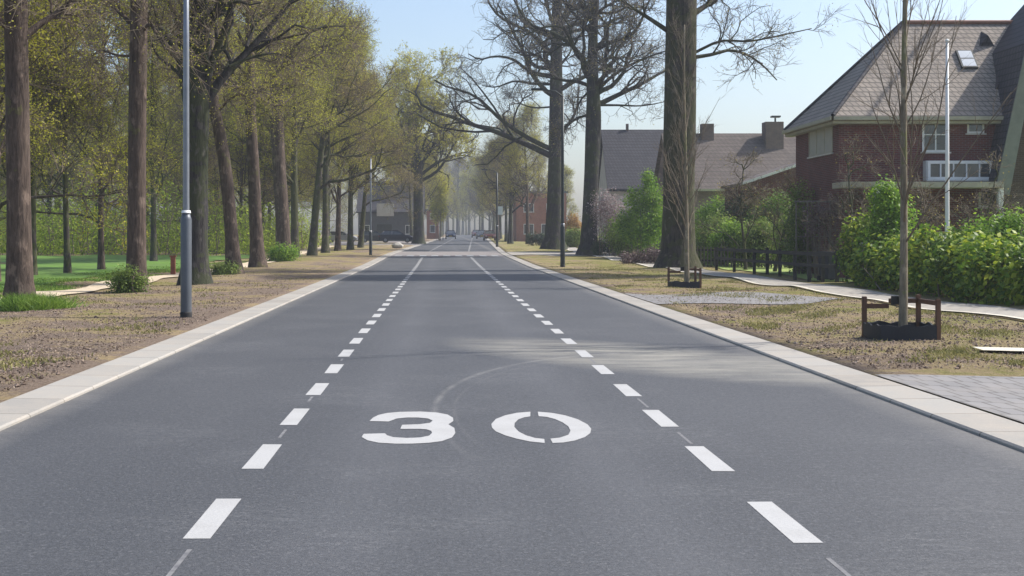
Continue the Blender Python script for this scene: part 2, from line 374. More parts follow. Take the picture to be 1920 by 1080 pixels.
class Mesh:
    """numpy quad / n-gon collector"""
    def __init__(s): s.v = []; s.f = []; s.m = []; s.n = 0; s.sm = []
    def quads(s, verts, faces, mi=0, smooth=False):
        verts = np.asarray(verts, dtype=np.float32).reshape(-1, 3)
        faces = np.asarray(faces, dtype=np.int32)
        s.v.append(verts); s.f.append(faces + s.n); s.n += len(verts)
        s.m.append(np.full(len(faces), mi, np.int32)); s.sm.append(np.full(len(faces), smooth, bool))
    def build(s, name, mats):
        me = bpy.data.meshes.new(name)
        v = np.concatenate(s.v)
        groups = s.f
        tot = [f.reshape(-1) for f in groups]
        lt = np.concatenate([np.full(len(f), f.shape[1], np.int32) for f in groups])
        loops = np.concatenate(tot).astype(np.int32)
        me.vertices.add(len(v)); me.vertices.foreach_set('co', v.reshape(-1))
        me.loops.add(len(loops)); me.loops.foreach_set('vertex_index', loops)
        me.polygons.add(len(lt))
        ls = np.concatenate([[0], np.cumsum(lt)[:-1]]).astype(np.int32)
        me.polygons.foreach_set('loop_start', ls)
        me.polygons.foreach_set('material_index', np.concatenate(s.m))
        me.polygons.foreach_set('use_smooth', np.concatenate(s.sm))
        for m in (mats if isinstance(mats, (list, tuple)) else [mats]): me.materials.append(m)
        me.update(calc_edges=True); me.validate()
        return me

def box(ms, x0, x1, y0, y1, z0, z1, mi=0):
    v = [(x0, y0, z0), (x1, y0, z0), (x1, y1, z0), (x0, y1, z0), (x0, y0, z1), (x1, y0, z1), (x1, y1, z1), (x0, y1, z1)]
    f = [(0, 3, 2, 1), (4, 5, 6, 7), (0, 1, 5, 4), (1, 2, 6, 5), (2, 3, 7, 6), (3, 0, 4, 7)]
    ms.quads(v, f, mi)

def bevel_mesh(me, wd=0.01, seg=2):
    bm = bmesh.new(); bm.from_mesh(me)
    bmesh.ops.bevel(bm, geom=[e for e in bm.edges], offset=wd, segments=seg, affect='EDGES', clamp_overlap=True)
    bm.to_mesh(me); bm.free(); me.update()
    return me

def boxmesh(name, mat, *boxes, bevel=0.0):
    ms = Mesh()
    for b in boxes: box(ms, *b)
    me = ms.build(name, mat)
    if bevel: bevel_mesh(me, bevel)
    return me

def boxpart(name, mat, parent, *boxes, bevel=0.0):
    return link(name, boxmesh(name, mat, *boxes, bevel=bevel), parent)

def norm(a): return a / np.maximum(np.linalg.norm(a, axis=-1, keepdims=True), 1e-9)

def tubes(ms, P, Rd, sides=6, mi=0, cap=True, smooth=True):
    """P [N,K,3], Rd [N,K]"""
    P = np.asarray(P, float); Rd = np.asarray(Rd, float)
    N, K, _ = P.shape
    T = np.empty_like(P); T[:, 1:-1] = P[:, 2:] - P[:, :-2]; T[:, 0] = P[:, 1] - P[:, 0]; T[:, -1] = P[:, -1] - P[:, -2]
    T = norm(T)
    mean = norm(P[:, -1] - P[:, 0])
    ref = np.where(np.abs(mean[:, 2:3]) > 0.8, np.array([[1.0, 0, 0]]), np.array([[0, 0, 1.0]]))
    U = norm(np.cross(T, ref[:, None, :])); V = np.cross(T, U)
    a = np.arange(sides) * 2 * np.pi / sides
    ring = P[:, :, None, :] + Rd[:, :, None, None] * (U[:, :, None, :] * np.cos(a)[None, None, :, None] + V[:, :, None, :] * np.sin(a)[None, None, :, None])
    base = (np.arange(N) * K * sides)[:, None, None]
    k = np.arange(K - 1)[None, :, None] * sides
    i = np.arange(sides)[None, None, :]; j = (i + 1) % sides
    f = np.stack([base + k + i, base + k + j, base + k + sides + j, base + k + sides + i], -1).reshape(-1, 4)
    ms.quads(ring.reshape(-1, 3), f, mi, smooth)
    if cap:
        i2 = np.arange(sides)
        cf = (np.arange(N) * K * sides)[:, None] + (K - 1) * sides + i2[None, :]
        ms.f.append((cf + ms.n - N * K * sides).astype(np.int32)); ms.m.append(np.full(N, mi, np.int32)); ms.sm.append(np.zeros(N, bool))

rng = np.random.default_rng(11)

def leaves(ms, C, size, mi=0, up=0.3, out=None, asp=0.6):
    N = len(C)
    n = rng.normal(size=(N, 3)); n[:, 2] = np.abs(n[:, 2]) * (1 + up)
    if out is not None: n = n + out * 0.9
    n = norm(n)
    a = norm(np.cross(n, rng.normal(size=(N, 3)))); b = np.cross(n, a)
    s = size * rng.uniform(0.6, 1.35, (N, 1))
    v = np.stack([C - a * s * 0.5, C + b * s * asp * 0.5 - a * s * 0.05, C + a * s * 0.5, C - b * s * asp * 0.5 - a * s * 0.05], 1)
    f = np.arange(N * 4).reshape(N, 4)
    ms.quads(v.reshape(-1, 3), f, mi)

def spawn(P, Rd, n, f0, f1, len_fn, ang, K, wander, trop, rfac=0.6, taper=0.35, flat=0.0, minr=0.006):
    """batch children of parents P [N,K,3]; returns P2, R2"""
    N, KP, _ = P.shape
    t = np.sort(rng.uniform(f0, f1, (N, n)), axis=1)
    x = t * (KP - 1); i = np.clip(x.astype(int), 0, KP - 2); fr = (x - i)[..., None]
    idx = np.arange(N)[:, None]
    S = P[idx, i] * (1 - fr) + P[idx, i + 1] * fr
    r = Rd[idx, i] * (1 - fr[..., 0]) + Rd[idx, i + 1] * fr[..., 0]
    D = norm(P[idx, i + 1] - P[idx, i])
    plen = np.linalg.norm(P[:, 1:] - P[:, :-1], axis=-1).sum(1)[:, None]
    q = rng.normal(size=D.shape); q[..., 2] *= (1 - flat)
    side = norm(q - (q * D).sum(-1, keepdims=True) * D)
    an = np.radians(rng.uniform(ang[0], ang[1], (N, n)))[..., None]
    dirs = norm(D * np.cos(an) + side * np.sin(an))
    L = len_fn(t, plen) * rng.uniform(0.7, 1.25, (N, n))
    S = S.reshape(-1, 3); dirs = dirs.reshape(-1, 3); L = L.reshape(-1); r = r.reshape(-1)
    r0 = np.maximum(r * rfac, minr)
    return grow(S, dirs, L, r0, K, wander, trop, taper)

def grow(S, D, L, r0, K, wander, trop, taper=0.35):
    N = len(S); out = [S]; p = S.copy(); d = D.copy()
    for k in range(K - 1):
        d = norm(d + rng.normal(size=(N, 3)) * wander + np.array([0, 0, trop]))
        p = p + d * (L / (K - 1))[:, None]
        out.append(p)
    P = np.stack(out, 1)
    tt = np.linspace(0, 1, K)[None, :]
    Rr = r0[:, None] * (1 - (1 - taper) * tt)
    return P, Rr

def trunk_path(H, r0, rt, lean=(0, 0), K=16, wob=0.12, flare=1.45):
    t = np.linspace(0, 1, K) ** 1.15
    ph = rng.uniform(0, 6.28, 2)
    x = lean[0] * t + wob * np.sin(t * 5 + ph[0]) * t; y = lean[1] * t + wob * np.sin(t * 4.2 + ph[1]) * t
    P = np.stack([x, y, t * H - 0.15 * (t == 0)], 1)[None]
    rr = r0 + (rt - r0) * t
    rr = rr * (1 + (flare - 1) * np.exp(-t * H / 0.55))
    return P, rr[None]

def resample(pts, K):
    pts = np.asarray(pts, float)
    d = np.concatenate([[0], np.cumsum(np.linalg.norm(np.diff(pts, axis=0), axis=1))])
    s = np.linspace(0, d[-1], K)
    # Catmull-like smoothing through cubic hermite
    res = np.empty((K, pts.shape[1]))
    m = np.gradient(pts, d, axis=0) if len(pts) > 2 else np.repeat(((pts[1] - pts[0]) / d[-1])[None], len(pts), 0)
    for a, u in enumerate(s):
        i = min(np.searchsorted(d, u, side='right') - 1, len(pts) - 2); h = d[i + 1] - d[i]; q = (u - d[i]) / h
        res[a] = (2*q**3 - 3*q**2 + 1) * pts[i] + (q**3 - 2*q**2 + q) * h * m[i] + (-2*q**3 + 3*q**2) * pts[i+1] + (q**3 - q**2) * h * m[i+1]
    return res

def finish_tree(root, trunkP, trunkR, limbs, bark, twigm, leafm, n2, n3, n4, leafn, leafs, L3=1.5, L4=0.55, wander=0.2, droop=0.0, minr=0.006, sides=12, trunk_extra=None, lfrac=0.5):
    tm = Mesh()
    tubes(tm, trunkP, trunkR, sides)
    for P, r in limbs: tubes(tm, P, r, 7)
    cm = Mesh(); pts = []
    for P, r in limbs:
        P2, R2 = spawn(P, r, n2, 0.2, 0.98, lambda t, pl: pl * lfrac * (1.15 - 0.75 * t), (30, 62), 6, wander, 0.05 - droop, 0.55, 0.35, 0.25, minr * 1.6)
        tubes(tm, P2, R2, 5)
        P3, R3 = spawn(P2, R2, n3, 0.15, 1.0, lambda t, pl: L3 * (1.1 - 0.5 * t), (28, 60), 5, wander, 0.04 - droop, 0.55, 0.4, 0.2, minr * 1.2)
        tubes(cm, P3, R3, 3, cap=False)
        if n4:
            P4, R4 = spawn(P3, R3, n4, 0.15, 1.0, lambda t, pl: L4 * np.ones_like(t), (25, 60), 3, wander * 0.8, 0.03, 0.6, 0.5, 0.1, minr)
            tubes(cm, P4, R4, 3, cap=False); pts.append(P4[:, 1:].reshape(-1, 3))
        else: pts.append(P3[:, 1:].reshape(-1, 3))
    if leafn:
        A = np.concatenate(pts); C = A[rng.integers(0, len(A), leafn)] + rng.normal(size=(leafn, 3)) * 0.10
        leaves(cm, C, leafs, 1)
    a = link('trunk', tm.build('trunk', bark), root)
    b = link('crown', cm.build('crown', [twigm, leafm]), root)
    return root

def gen_tree(root, H, r0, crown0, nlimb, Lmax, ang, bark, twigm, leafm, n2, n3, n4, leafn, leafs, lean=(0, 0), wander=0.16, trop=0.07, wob=0.15, **kw):
    P, r = trunk_path(H, r0, r0 * 0.22, lean, wob=wob)
    L, Rr = spawn(P, r, nlimb, crown0, 0.985, lambda t, pl: Lmax * (1.0 - 0.72 * ((t - crown0) / (1 - crown0)) ** 1.3), ang, 9, wander, trop, 0.5, 0.25, 0.3, 0.03)
    return finish_tree(root, P, r, [(L, Rr)], bark, twigm, leafm, n2, n3, n4, leafn, leafs, wander=wander * 1.1, **kw)

# pixel helpers: turn a measured pixel at a known distance into a place in the world
def PX(px, Y): return (px - 829.0) * Y / F
def PZ(py, Y): return EYE - (py - 440.0) * Y / F
def zc(Y):
    Y = np.asarray(Y, float)
    return np.where(Y < 60, 0, np.where(Y < 66, 0.0057 * (Y - 60) ** 2 / 12, np.where(Y < 230, 0.0057 * (Y - 63), 0.952 + 0.0032 * np.minimum(Y - 230, 170)))) 
def cx(Y):
    Y = np.asarray(Y, float)
    return np.where(Y < 85, 0, np.where(Y < 100, 0.026 * (Y - 85) ** 2 / 30, 0.026 * (Y - 92.5)))
KI_L, KO_L, KI_R, KO_R = -3.6, -4.1, 4.27, 4.78
def gz(X, Y):
    X = np.asarray(X, float); Y = np.asarray(Y, float)
    u = X - cx(Y)
    d = np.maximum(np.maximum(KO_L - u, u - KO_R), 0)
    a = np.minimum(d / 1.5, 1)
    n = 0.035 * np.sin(X * 1.3 + 0.5) * np.sin(Y * 0.9) + 0.03 * np.sin(X * 0.7 - Y * 0.55 + 1) + 0.006 * np.sin(X * 2.1 + Y * 1.7)
    left = np.where(u < 0, 0.03 * np.exp(-((d - 3.2) / 1.6) ** 2), 0)
    return zc(Y) + 0.030 + a * n + left * a
def G(x, y): return float(gz(x, y))

# ------------------------------------------------------------------ the setting
def sheet(name, xs, ys, zf, mat, kind='structure', rel=True):
    xs = np.asarray(xs, float); ys = np.asarray(ys, float)
    XX, YY = np.meshgrid(xs, ys)
    if rel: XX = XX + cx(YY)
    ZZ = zf(XX, YY)
    nx, ny = len(xs), len(ys)
    i = np.arange(nx - 1)[None, :]; j = np.arange(ny - 1)[:, None]
    b = j * nx + i
    f = np.stack([b, b + 1, b + nx + 1, b + nx], -1).reshape(-1, 4)
    ms = Mesh(); ms.quads(np.stack([XX, YY, ZZ], -1).reshape(-1, 3), f, 0, True)
    o = link(name, ms.build(name, mat)); tag(o, kind=kind)
    return o

ys = np.concatenate([np.arange(-12, 60, 0.75), np.arange(60, 130, 2), np.arange(130, 400, 10), [400, 500, 700, 1000, 1600, 2600, 4000]])
xl = np.concatenate([[-2500, -1200, -600, -300, -200, -140, -100, -80, -65, -55, -45, -38, -32, -28, -25, -22], np.arange(-20, -4.3, 0.5)])
xr = np.concatenate([np.arange(5.2, 26, 0.6), [28, 31, 35, 40, 50, 65, 90, 140, 220, 400, 800, 1500, 2500]])
xs = np.concatenate([xl, [KO_L, KO_L + 0.001, KO_R - 0.001, KO_R], xr])
def gfull(X, Y):
    u = X - cx(Y)
    return np.where((u > KO_L + 0.0005) & (u < KO_R - 0.0005), zc(Y) - 0.10, gz(X, Y))
ground = sheet('ground', xs, ys, gfull, M['soil'])

yr = np.concatenate([np.arange(-12, 84.01, 2), np.arange(85, 230, 5), np.arange(230, 900, 20)])
yr = np.unique(np.concatenate([yr, [84.0, 104.0]]))
sheet('road', np.linspace(KI_L - 0.02, KI_R + 0.02, 9), yr, lambda X, Y: zc(Y) + 0 * X, M['asphalt'])
sheet('raised_table', np.linspace(KI_L, KI_R, 5), np.linspace(84.4, 102, 10), lambda X, Y: zc(Y) + 0.008 + 0 * X, M['table'])

def kerb(name, a, b, y0=-12, y1=420):
    yk = np.concatenate([np.arange(y0, min(84, y1), 2.0), np.arange(84, y1, 4.0)]) if y1 > 84 else np.arange(y0, y1 + .01, 2.0)
    s = 1 if b > a else -1
    prof = [(a, -0.08), (a, 0.018), (a + s * 0.018, 0.034), (b, 0.040), (b + s * 0.004, -0.05)]
    pts = []
    for y in yk:
        c = float(cx(y)); z = float(zc(y))
        pts += [(u + c, y, z + h) for u, h in prof]
    n = len(prof); f = []
    for j in range(len(yk) - 1):
        for i in range(n - 1):
            q = (j * n + i, j * n + i + 1, (j + 1) * n + i + 1, (j + 1) * n + i)
            f.append(q if s > 0 else q[::-1])
    ms = Mesh(); ms.quads(pts, f)
    o = link(name, ms.build(name, M['kerb'])); tag(o, kind='structure')
kerb('kerb_left', KI_L, KO_L)
kerb('kerb_right', KI_R, KO_R)

# footpath on the left behind the trees; pavement on the right
drape = lambda h: (lambda X, Y: gz(X, Y) + h)
yf = np.concatenate([np.arange(-12, 120, 0.75)])
lp = []
for y in yf:
    pass
def strip(name, fa, fb, y0, y1, mat, h=0.014, n=6, step=0.75):
    yy = np.arange(y0, y1 + 0.01, step); t = np.linspace(0, 1, n)
    A = np.array([fa(y) for y in yy])[:, None]; B = np.array([fb(y) for y in yy])[:, None]
    XX = A + (B - A) * t[None]; YY = np.repeat(yy[:, None], n, 1); ZZ = gz(XX, YY) + h
    i = np.arange(n - 1)[None, :]; j = np.arange(len(yy) - 1)[:, None]; b = j * n + i
    f = np.stack([b, b + 1, b + n + 1, b + n], -1).reshape(-1, 4)
    ms = Mesh(); ms.quads(np.stack([XX, YY, ZZ], -1).reshape(-1, 3), f, 0, True)
    return tag(link(name, ms.build(name, mat)), kind='structure')
pw = lambda y: -9.9 - 0.25 * math.sin(y * 0.09 - 2) - max(0, y - 60) * 0.02
strip('footpath', lambda y: pw(y) - 0.65 - 0.08 * math.sin(y * 1.3), lambda y: pw(y) + 0.62 + 0.07 * math.sin(y * 1.7), 5, 130, M['sand'], 0.035)
strip('lawn_field', lambda y: -60.0, lambda y: -12.6 - 0.5 * math.sin(y * 0.3), 34, 86, M['grass'], 0.035, n=70)
strip('pavement', lambda y: 10.3 + float(cx(y)), lambda y: 11.75 + float(cx(y)), -5, 160, M['pave'], 0.03)
strip('pavement_edging', lambda y: 10.12 + float(cx(y)), lambda y: 10.27 + float(cx(y)), -5, 110, M['pave_edge'], 0.045, n=2)
strip('driveway', lambda y: KO_R + 0.03, lambda y: 10.1, 2, 14.4, M['drive'], 0.016, n=12)
strip('garden_path', lambda y: KO_R + 0.03, lambda y: 9.9 - abs(y - 30.8) * 0.9, 28.2, 33.4, M['drive'], 0.016, n=12, step=0.4)
strip('paving_strip', lambda y: 7.2, lambda y: 10.1, 16.75, 17.1, M['pave_edge'], 0.045, n=8, step=0.175)
strip('side_road', lambda y: KO_R + 0.03 + float(cx(y)), lambda y: 24.0, 86, 98, M['pave'], 0.03, n=30)
strip('parking_place', lambda y: -14.0, lambda y: KO_L - 0.03 + float(cx(y)), 136, 172, M['table'], 0.016, n=14, step=1.5)
strip('garden_lawn', lambda y: 12.9, lambda y: 34.0, 38, 84, M['lawn'], 0.035, n=30)

# ------------------------------------------------------------------ road markings
PAINT_Z = 0.0022
def PZR(y): return float(zc(y)) + (PAINT_Z if y < 55 else 0.006)
def dashes(name, xc, phase, wd=0.15):
    ms = Mesh(); y = phase
    while y < 83.5:
        y0, y1 = y - 0.5, min(y + 0.5, 84)
        j = [random.uniform(-0.006, 0.006) for _ in range(4)]
        v = [(xc - wd/2 + j[0], y0 + j[1], PZR(y0)), (xc + wd/2 + j[2], y0, PZR(y0)),
             (xc + wd/2 + j[0], y1 + j[3], PZR(y1)), (xc - wd/2 + j[1], y1, PZR(y1))]
        ms.quads(v, [(0, 1, 2, 3)]); y += 1.975
    y = 103.5
    while y < 260:
        c0, c1 = float(cx(y)), float(cx(y + 1.0))
        v = [(xc - wd/2 + c0, y, PZR(y)), (xc + wd/2 + c0, y, PZR(y)),
             (xc + wd/2 + c1, y + 1, PZR(y + 1)), (xc - wd/2 + c1, y + 1, PZR(y + 1))]
        ms.quads(v, [(0, 1, 2, 3)]); y += 2
    # thin worn setting-out streaks between the dashes
    for k in range(7):
        yy = phase + 1.975 * k - 0.95 + random.uniform(-0.1, 0.1)
        if k % 3 == 2: continue
        a, b = yy + random.uniform(-0.35, -0.1), yy + random.uniform(0.1, 0.3)
        ms.quads([(xc - 0.005, a, PAINT_Z - .0008), (xc + 0.02, a, PAINT_Z - .0008), (xc + 0.02, b, PAINT_Z - .0008), (xc - 0.005, b, PAINT_Z - .0008)], [(0, 1, 2, 3)], 1)
    return tag(link(name, ms.build(name, [M['paint'], M['ghost']])), kind='structure')
dashes('lane_line_left', -1.29, 7.12 - 1.975)
dashes('lane_line_right', 1.90, 7.03 - 1.975)
ms = Mesh()
for px in (655, 678, 700, 722, 745, 768, 792, 815, 838, 861, 883, 908, 931, 955):
    x = PX(px, 84.3)
    if KI_L + 0.1 < x < KI_R - 0.1:
        ms.quads([(x - .24, 84.5, .142), (x + .24, 84.5, .142), (x + .24, 88.4, .163), (x - .24, 88.4, .163)], [(0, 1, 2, 3)])
tag(link('ramp_marking', ms.build('ramp_marking', M['paint'])), kind='structure')

def ground_px(u, v):
    px, py = 600 + u / 3.2, 740 + v / 3.2
    Y = F * EYE / (py - 440)
    return (PX(px, Y), Y)
d3 = [(297,160),(318,140),(350,124),(400,112),(480,105),(600,103),(700,109),(765,121),(798,140),(800,160),(770,180),(806,202),(812,232),(792,259),(730,281),(650,291),(550,296),(450,296),(350,290),(285,276),(250,256),(262,237),(390,234),(402,246),(440,257),(520,262),(600,259),(655,248),(672,232),(668,220),(640,210),(600,207),(482,207),(492,183),(600,179),(660,171),(676,158),(650,145),(590,139),(520,139),(460,145),(412,163)]
z1 = [(1262,104),(1180,111),(1110,126),(1055,148),(1028,178),(1032,200),(1055,222),(1110,246),(1180,266),(1260,283),(1348,292),(1346,268),(1290,262),(1235,246),(1190,222),(1166,196),(1168,172),(1190,150),(1225,138),(1262,132)]
z2 = [(1306,104),(1390,111),(1470,126),(1545,149),(1605,180),(1627,206),(1622,232),(1590,256),(1530,277),(1460,289),(1396,292),(1382,266),(1440,260),(1490,243),(1503,218),(1490,192),(1455,168),(1410,148),(1360,135),(1312,131)]
def flat_poly(name, polys, parent, z):
    me = bpy.data.meshes.new(name); bm = bmesh.new()
    for p in polys:
        vs = [bm.verts.new((x, y, z)) for x, y in p]
        bm.faces.new(vs)
    bmesh.ops.triangulate(bm, faces=bm.faces[:])
    for f in bm.faces:
        f.normal_update()
        if f.normal.z < 0: f.normal_flip()
    bm.to_mesh(me); bm.free(); me.materials.append(M['paint'])
    return link(name, me, parent)
spd = thing('speed_marking', 'white number 30 painted on the asphalt between the dashed lines', 'road marking', (0, 10.4, 0))
def rel(p): return [(x, y - 10.4) for x, y in (ground_px(u, v) for u, v in p)]
flat_poly('digit_three', [rel(d3)], spd, PAINT_Z + .001)
flat_poly('digit_zero', [rel(z1), rel(z2)], spd, PAINT_Z + .001)

# ------------------------------------------------------------------ trees: left row
# guided trees: limbs traced as pixel polylines at the tree's own distance and spread in depth
def px_path(pts, Y0, base, dy=0.0, K=9):
    n = len(pts); out = []
    for k, (a, b) in enumerate(pts):
        Yk = Y0 + dy * (k / max(1, n - 1)) ** 1.2
        out.append((PX(a, Y0) - base[0], Yk - base[1], PZ(b, Y0) - base[2]))
    return resample(out, K)

def guided_tree(name, label, Y, base_px, trunk, widths, limbs, bark, twigm, leafm, upper=None, n2=8, n3=7, n4=4, leafn=0, leafs=0.08, L3=1.5, L4=0.6, wander=0.28, minr=0.008, group=None, lfrac=0.5, limb_r=0.42):
    X = PX(base_px, Y); Z = G(X, Y) - 0.05; base = (X, Y, Z)
    root = thing(name, label, 'tree', base, 0, group)
    tp = px_path(trunk, Y, base, 0.0, 26)
    tp[0, 2] = -0.2
    zz = tp[:, 2]; wz = np.interp(np.linspace(0, 1, 26), np.linspace(0, 1, len(widths)), widths) * Y / F / 2
    wz = wz * (1 + 0.55 * np.exp(-np.maximum(zz, 0) / 0.28))
    groups = []
    for pts, dy, rr in limbs:
        P = px_path(pts, Y, base, dy, 12)
        r0 = rr * Y / F / 2
        groups.append((P[None], (r0 * (1 - 0.72 * np.linspace(0, 1, 12)))[None]))
    if upper:
        f0, n, Lm, ang = upper
        L, Rr = spawn(tp[None], wz[None], n, f0, 0.99, lambda t, pl: Lm * (1.05 - 0.6 * (t - f0) / (1 - f0)), ang, 10, wander * 0.8, 0.05, limb_r, 0.22, 0.3, 0.03)
        groups.append((L, Rr))
    return finish_tree(root, tp[None], wz[None], groups, bark, twigm, leafm, n2, n3, n4, leafn, leafs, L3=L3, L4=L4, wander=wander, minr=minr, sides=14, lfrac=lfrac)

LG = 'trees lining the left verge'
RG = 'old trees lining the right verge'
guided_tree('roadside_tree', 'thick brown trunk nearest the left edge, bright grass clump at its foot', 28, 37,
    [(37,580),(36,450),(34,300),(32,150),(30,50),(32,-150),(36,-400),(40,-700)], [50,44,43,43,41,35,24,11],
    [([(45,70),(70,40),(100,10),(130,-40)], 1.0, 16), ([(22,60),(0,30),(-30,-10)], -1.0, 14)],
    M['bark_brown'], M['twig'], M['leaf_young'], (0.45, 16, 4.5, (35, 65)), 8, 7, 4, 12000, 0.045, group=LG)
guided_tree('roadside_tree', 'brown trunk with dark ivy round its foot, left of the near lamp post', 34.2, 255,
    [(255,553),(256,450),(257,300),(258,180),(260,60),(262,-60),(266,-300),(270,-560)], [37,34,33,33,31,27,18,8],
    [([(266,60),(285,50),(310,80),(330,110)], -1.2, 8), ([(250,50),(225,25),(200,5),(170,-30)], 1.0, 10), ([(252,105),(215,100),(170,85),(140,95)], 1.5, 6)],
    M['bark_brown'], M['twig'], M['leaf_young'], (0.42, 18, 4.5, (35, 65)), 8, 7, 4, 14000, 0.05, group=LG)
guided_tree('roadside_tree', 'dark grey forked trunk with spreading limbs just behind the near lamp post', 39.7, 366,
    [(366,538),(366,450),(367,330),(369,220),(373,120),(376,20),(380,-150),(384,-420)], [50,46,45,46,34,26,18,8],
    [([(378,215),(400,165),(430,125),(462,88),(500,40),(545,-20),(590,-70)], 1.5, 20), ([(380,190),(400,120),(428,60),(450,0),(470,-80)], -1.5, 18),
     ([(356,210),(342,150),(330,105),(312,75),(290,45),(262,10)], 1.2, 20), ([(372,160),(392,100),(398,30),(402,-60)], -2.0, 15),
     ([(360,170),(352,90),(335,20),(320,-60)], -2.0, 14), ([(430,125),(470,105),(510,95),(545,100)], 1.0, 7), ([(462,88),(470,40),(485,-10)], 2.0, 8)],
    M['bark_dark'], M['twig'], M['leaf_young'], (0.5, 12, 5.0, (30, 60)), 8, 6, 4, 11000, 0.055, group=LG)
guided_tree('roadside_tree', 'leaning brown trunk bending left, first beyond the dark forked tree', 50, 437,
    [(439,518),(434,440),(424,330),(412,250),(402,205),(396,150),(392,60),(390,-60),(392,-260)], [30,24,24,22,20,16,12,9,5],
    [([(404,215),(430,190),(455,180),(480,190)], -1.0, 7), ([(400,200),(380,170),(350,150),(310,140)], 1.0, 8)],
    M['bark_brown'], M['twig'], M['leaf_yellow'], (0.42, 18, 4.5, (35, 70)), 8, 7, 4, 30000, 0.06, group=LG)
guided_tree('roadside_tree', 'straight brown trunk right of the leaning trunk, left of the leafy clump', 58, 482,
    [(484,507),(480,430),(476,330),(470,220),(468,130),(468,40),(468,-60),(468,-200)], [28,24,22,20,18,14,10,5],
    [([(470,200),(440,160),(425,140),(400,130)], 1.0, 7), ([(472,180),(500,165),(535,170),(560,165)], -1.0, 7)],
    M['bark_brown'], M['twig'], M['leaf_yellow'], (0.45, 20, 5, (35, 70)), 8, 7, 4, 34000, 0.065, group=LG)
guided_tree('roadside_tree', 'thick brown trunk rising from the leafy green clump on the left verge', 73, 530,
    [(532,492),(530,420),(524,320),(519,230),(518,150),(520,80),(522,-20),(524,-130)], [30,26,24,26,24,18,12,6],
    [([(520,165),(560,140),(590,105),(612,85),(650,60)], 1.0, 9), ([(519,150),(505,120),(500,80),(490,40)], 1.0, 9), ([(522,160),(545,110),(552,50),(556,0)], -1.5, 9)],
    M['bark_brown'], M['twig'], M['leaf_young'], (0.48, 20, 6, (35, 70)), 9, 7, 4, 42000, 0.075, minr=0.01, group=LG)

# prototypes for the rest
def proto(name, *a, **k):
    r = thing(name, 'x', 'tree', (0, 0, 0)); gen_tree(r, *a, **k); return r
roadA = proto('roadside_tree', 19, 0.30, 0.30, 26, 6.5, (35, 68), M['bark_grey'], M['twig'], M['leaf_young'], 8, 8, 4, 52000, 0.09, minr=0.010, L3=1.5, L4=0.6)
roadB = proto('roadside_tree', 18, 0.28, 0.28, 24, 7.0, (30, 70), M['bark_brown'], M['twig'], M['leaf_yellow'], 8, 8, 4, 48000, 0.09, lean=(0.8, 0), minr=0.011, L3=1.5, L4=0.6)
roadC = proto('roadside_tree', 18, 0.30, 0.26, 24, 7.0, (35, 75), M['bark_grey'], M['twig'], M['leaf_bud'], 8, 8, 4, 20000, 0.09, lean=(1.6, 0), minr=0.011, wander=0.24, L3=1.6, L4=0.6)
woodA = proto('woodland_tree', 17, 0.17, 0.22, 22, 4.6, (25, 60), M['bark_grey'], M['twig'], M['leaf_young'], 7, 7, 4, 30000, 0.085, minr=0.012, L3=1.3, L4=0.6)
woodB = proto('woodland_tree', 15, 0.14, 0.26, 20, 4.2, (20, 55), M['bark_grey'], M['twig'], M['leaf_bud'], 7, 7, 4, 10000, 0.08, lean=(-0.6, 0), minr=0.012, wander=0.22, L3=1.3, L4=0.6)
woodC = proto('woodland_tree', 16, 0.16, 0.18, 24, 4.6, (30, 70), M['bark_brown'], M['twig'], M['leaf_yellow'], 7, 7, 4, 34000, 0.085, minr=0.012, L3=1.3, L4=0.6)
farR = proto('roadside_tree', 18, 0.42, 0.30, 26, 7.5, (35, 72), M['bark_dark'], M['twig_grey'], M['leaf_bud'], 8, 8, 4, 9000, 0.10, minr=0.012, wander=0.26, L3=1.5, L4=0.6)

def place(p, used, x, y, rz, s, label, group):
    loc = (x, y, G(x, y) - 0.03)
    if p.name not in used:
        used.add(p.name); p.location = loc; p.rotation_euler = (0, 0, rz); p.scale = (s, s, s); p['label'] = label; p['group'] = group; return p
    return copy_tree(p, loc, rz, s, label, group=group)
used = set()
left_rest = [(553, 80, roadA, 0.9, 'slim dark trunk standing close behind the thick trunk in the leafy clump'),
    (585, 86, roadC, 0.95, 'trunk leaning left, the wider of the close pair beyond the leafy clump'),
    (610, 94, roadA, 0.9, 'slender upright trunk first after the leaning pair on the left verge'),
    (633, 103, roadB, 0.85, 'slender upright trunk second after the leaning pair on the left verge'),
    (657, 110, roadA, 0.9, 'slender dark trunk third after the leaning pair, left of the curved tree'),
    (676, 121, roadC, 0.85, 'dark trunk curving to the right in front of the far left house')]
for i, (px, Y, p, s, lab) in enumerate(left_rest):
    place(p, used, PX(px, Y), Y, 0.0 if p is roadC else i * 1.9, s, lab, LG)
guided_tree('roadside_tree', 'stout dark trunk standing closest to the road beyond the parked cars', 150, 785,
    [(785,462),(785,420),(784,370),(784,320),(782,270),(780,220),(778,160)], [22,19,18,16,12,8,4],
    [([(786,330),(820,305),(855,290),(885,292)], 2, 7), ([(788,340),(815,325),(850,275),(870,240)], -2, 7), ([(780,320),(745,290),(715,265),(690,262)], 1, 7), ([(784,300),(800,255),(815,215)], -2, 6)],
    M['bark_dark'], M['twig'], M['leaf_yellow'], (0.42, 22, 9, (30, 75)), 9, 8, 3, 50000, 0.16, L3=1.9, L4=0.8, minr=0.016, group=LG)
i = 0
for Y in (168, 185, 203, 226, 252, 282, 320, 365):
    i += 1
    place([roadA, roadC, roadB][i % 3], used, float(cx(Y)) - 5.2 - (i % 2) * 0.8, Y, i * 2.1, 0.82, 'hazy tree in the far left row before the vanishing point', 'far trees of the left row')
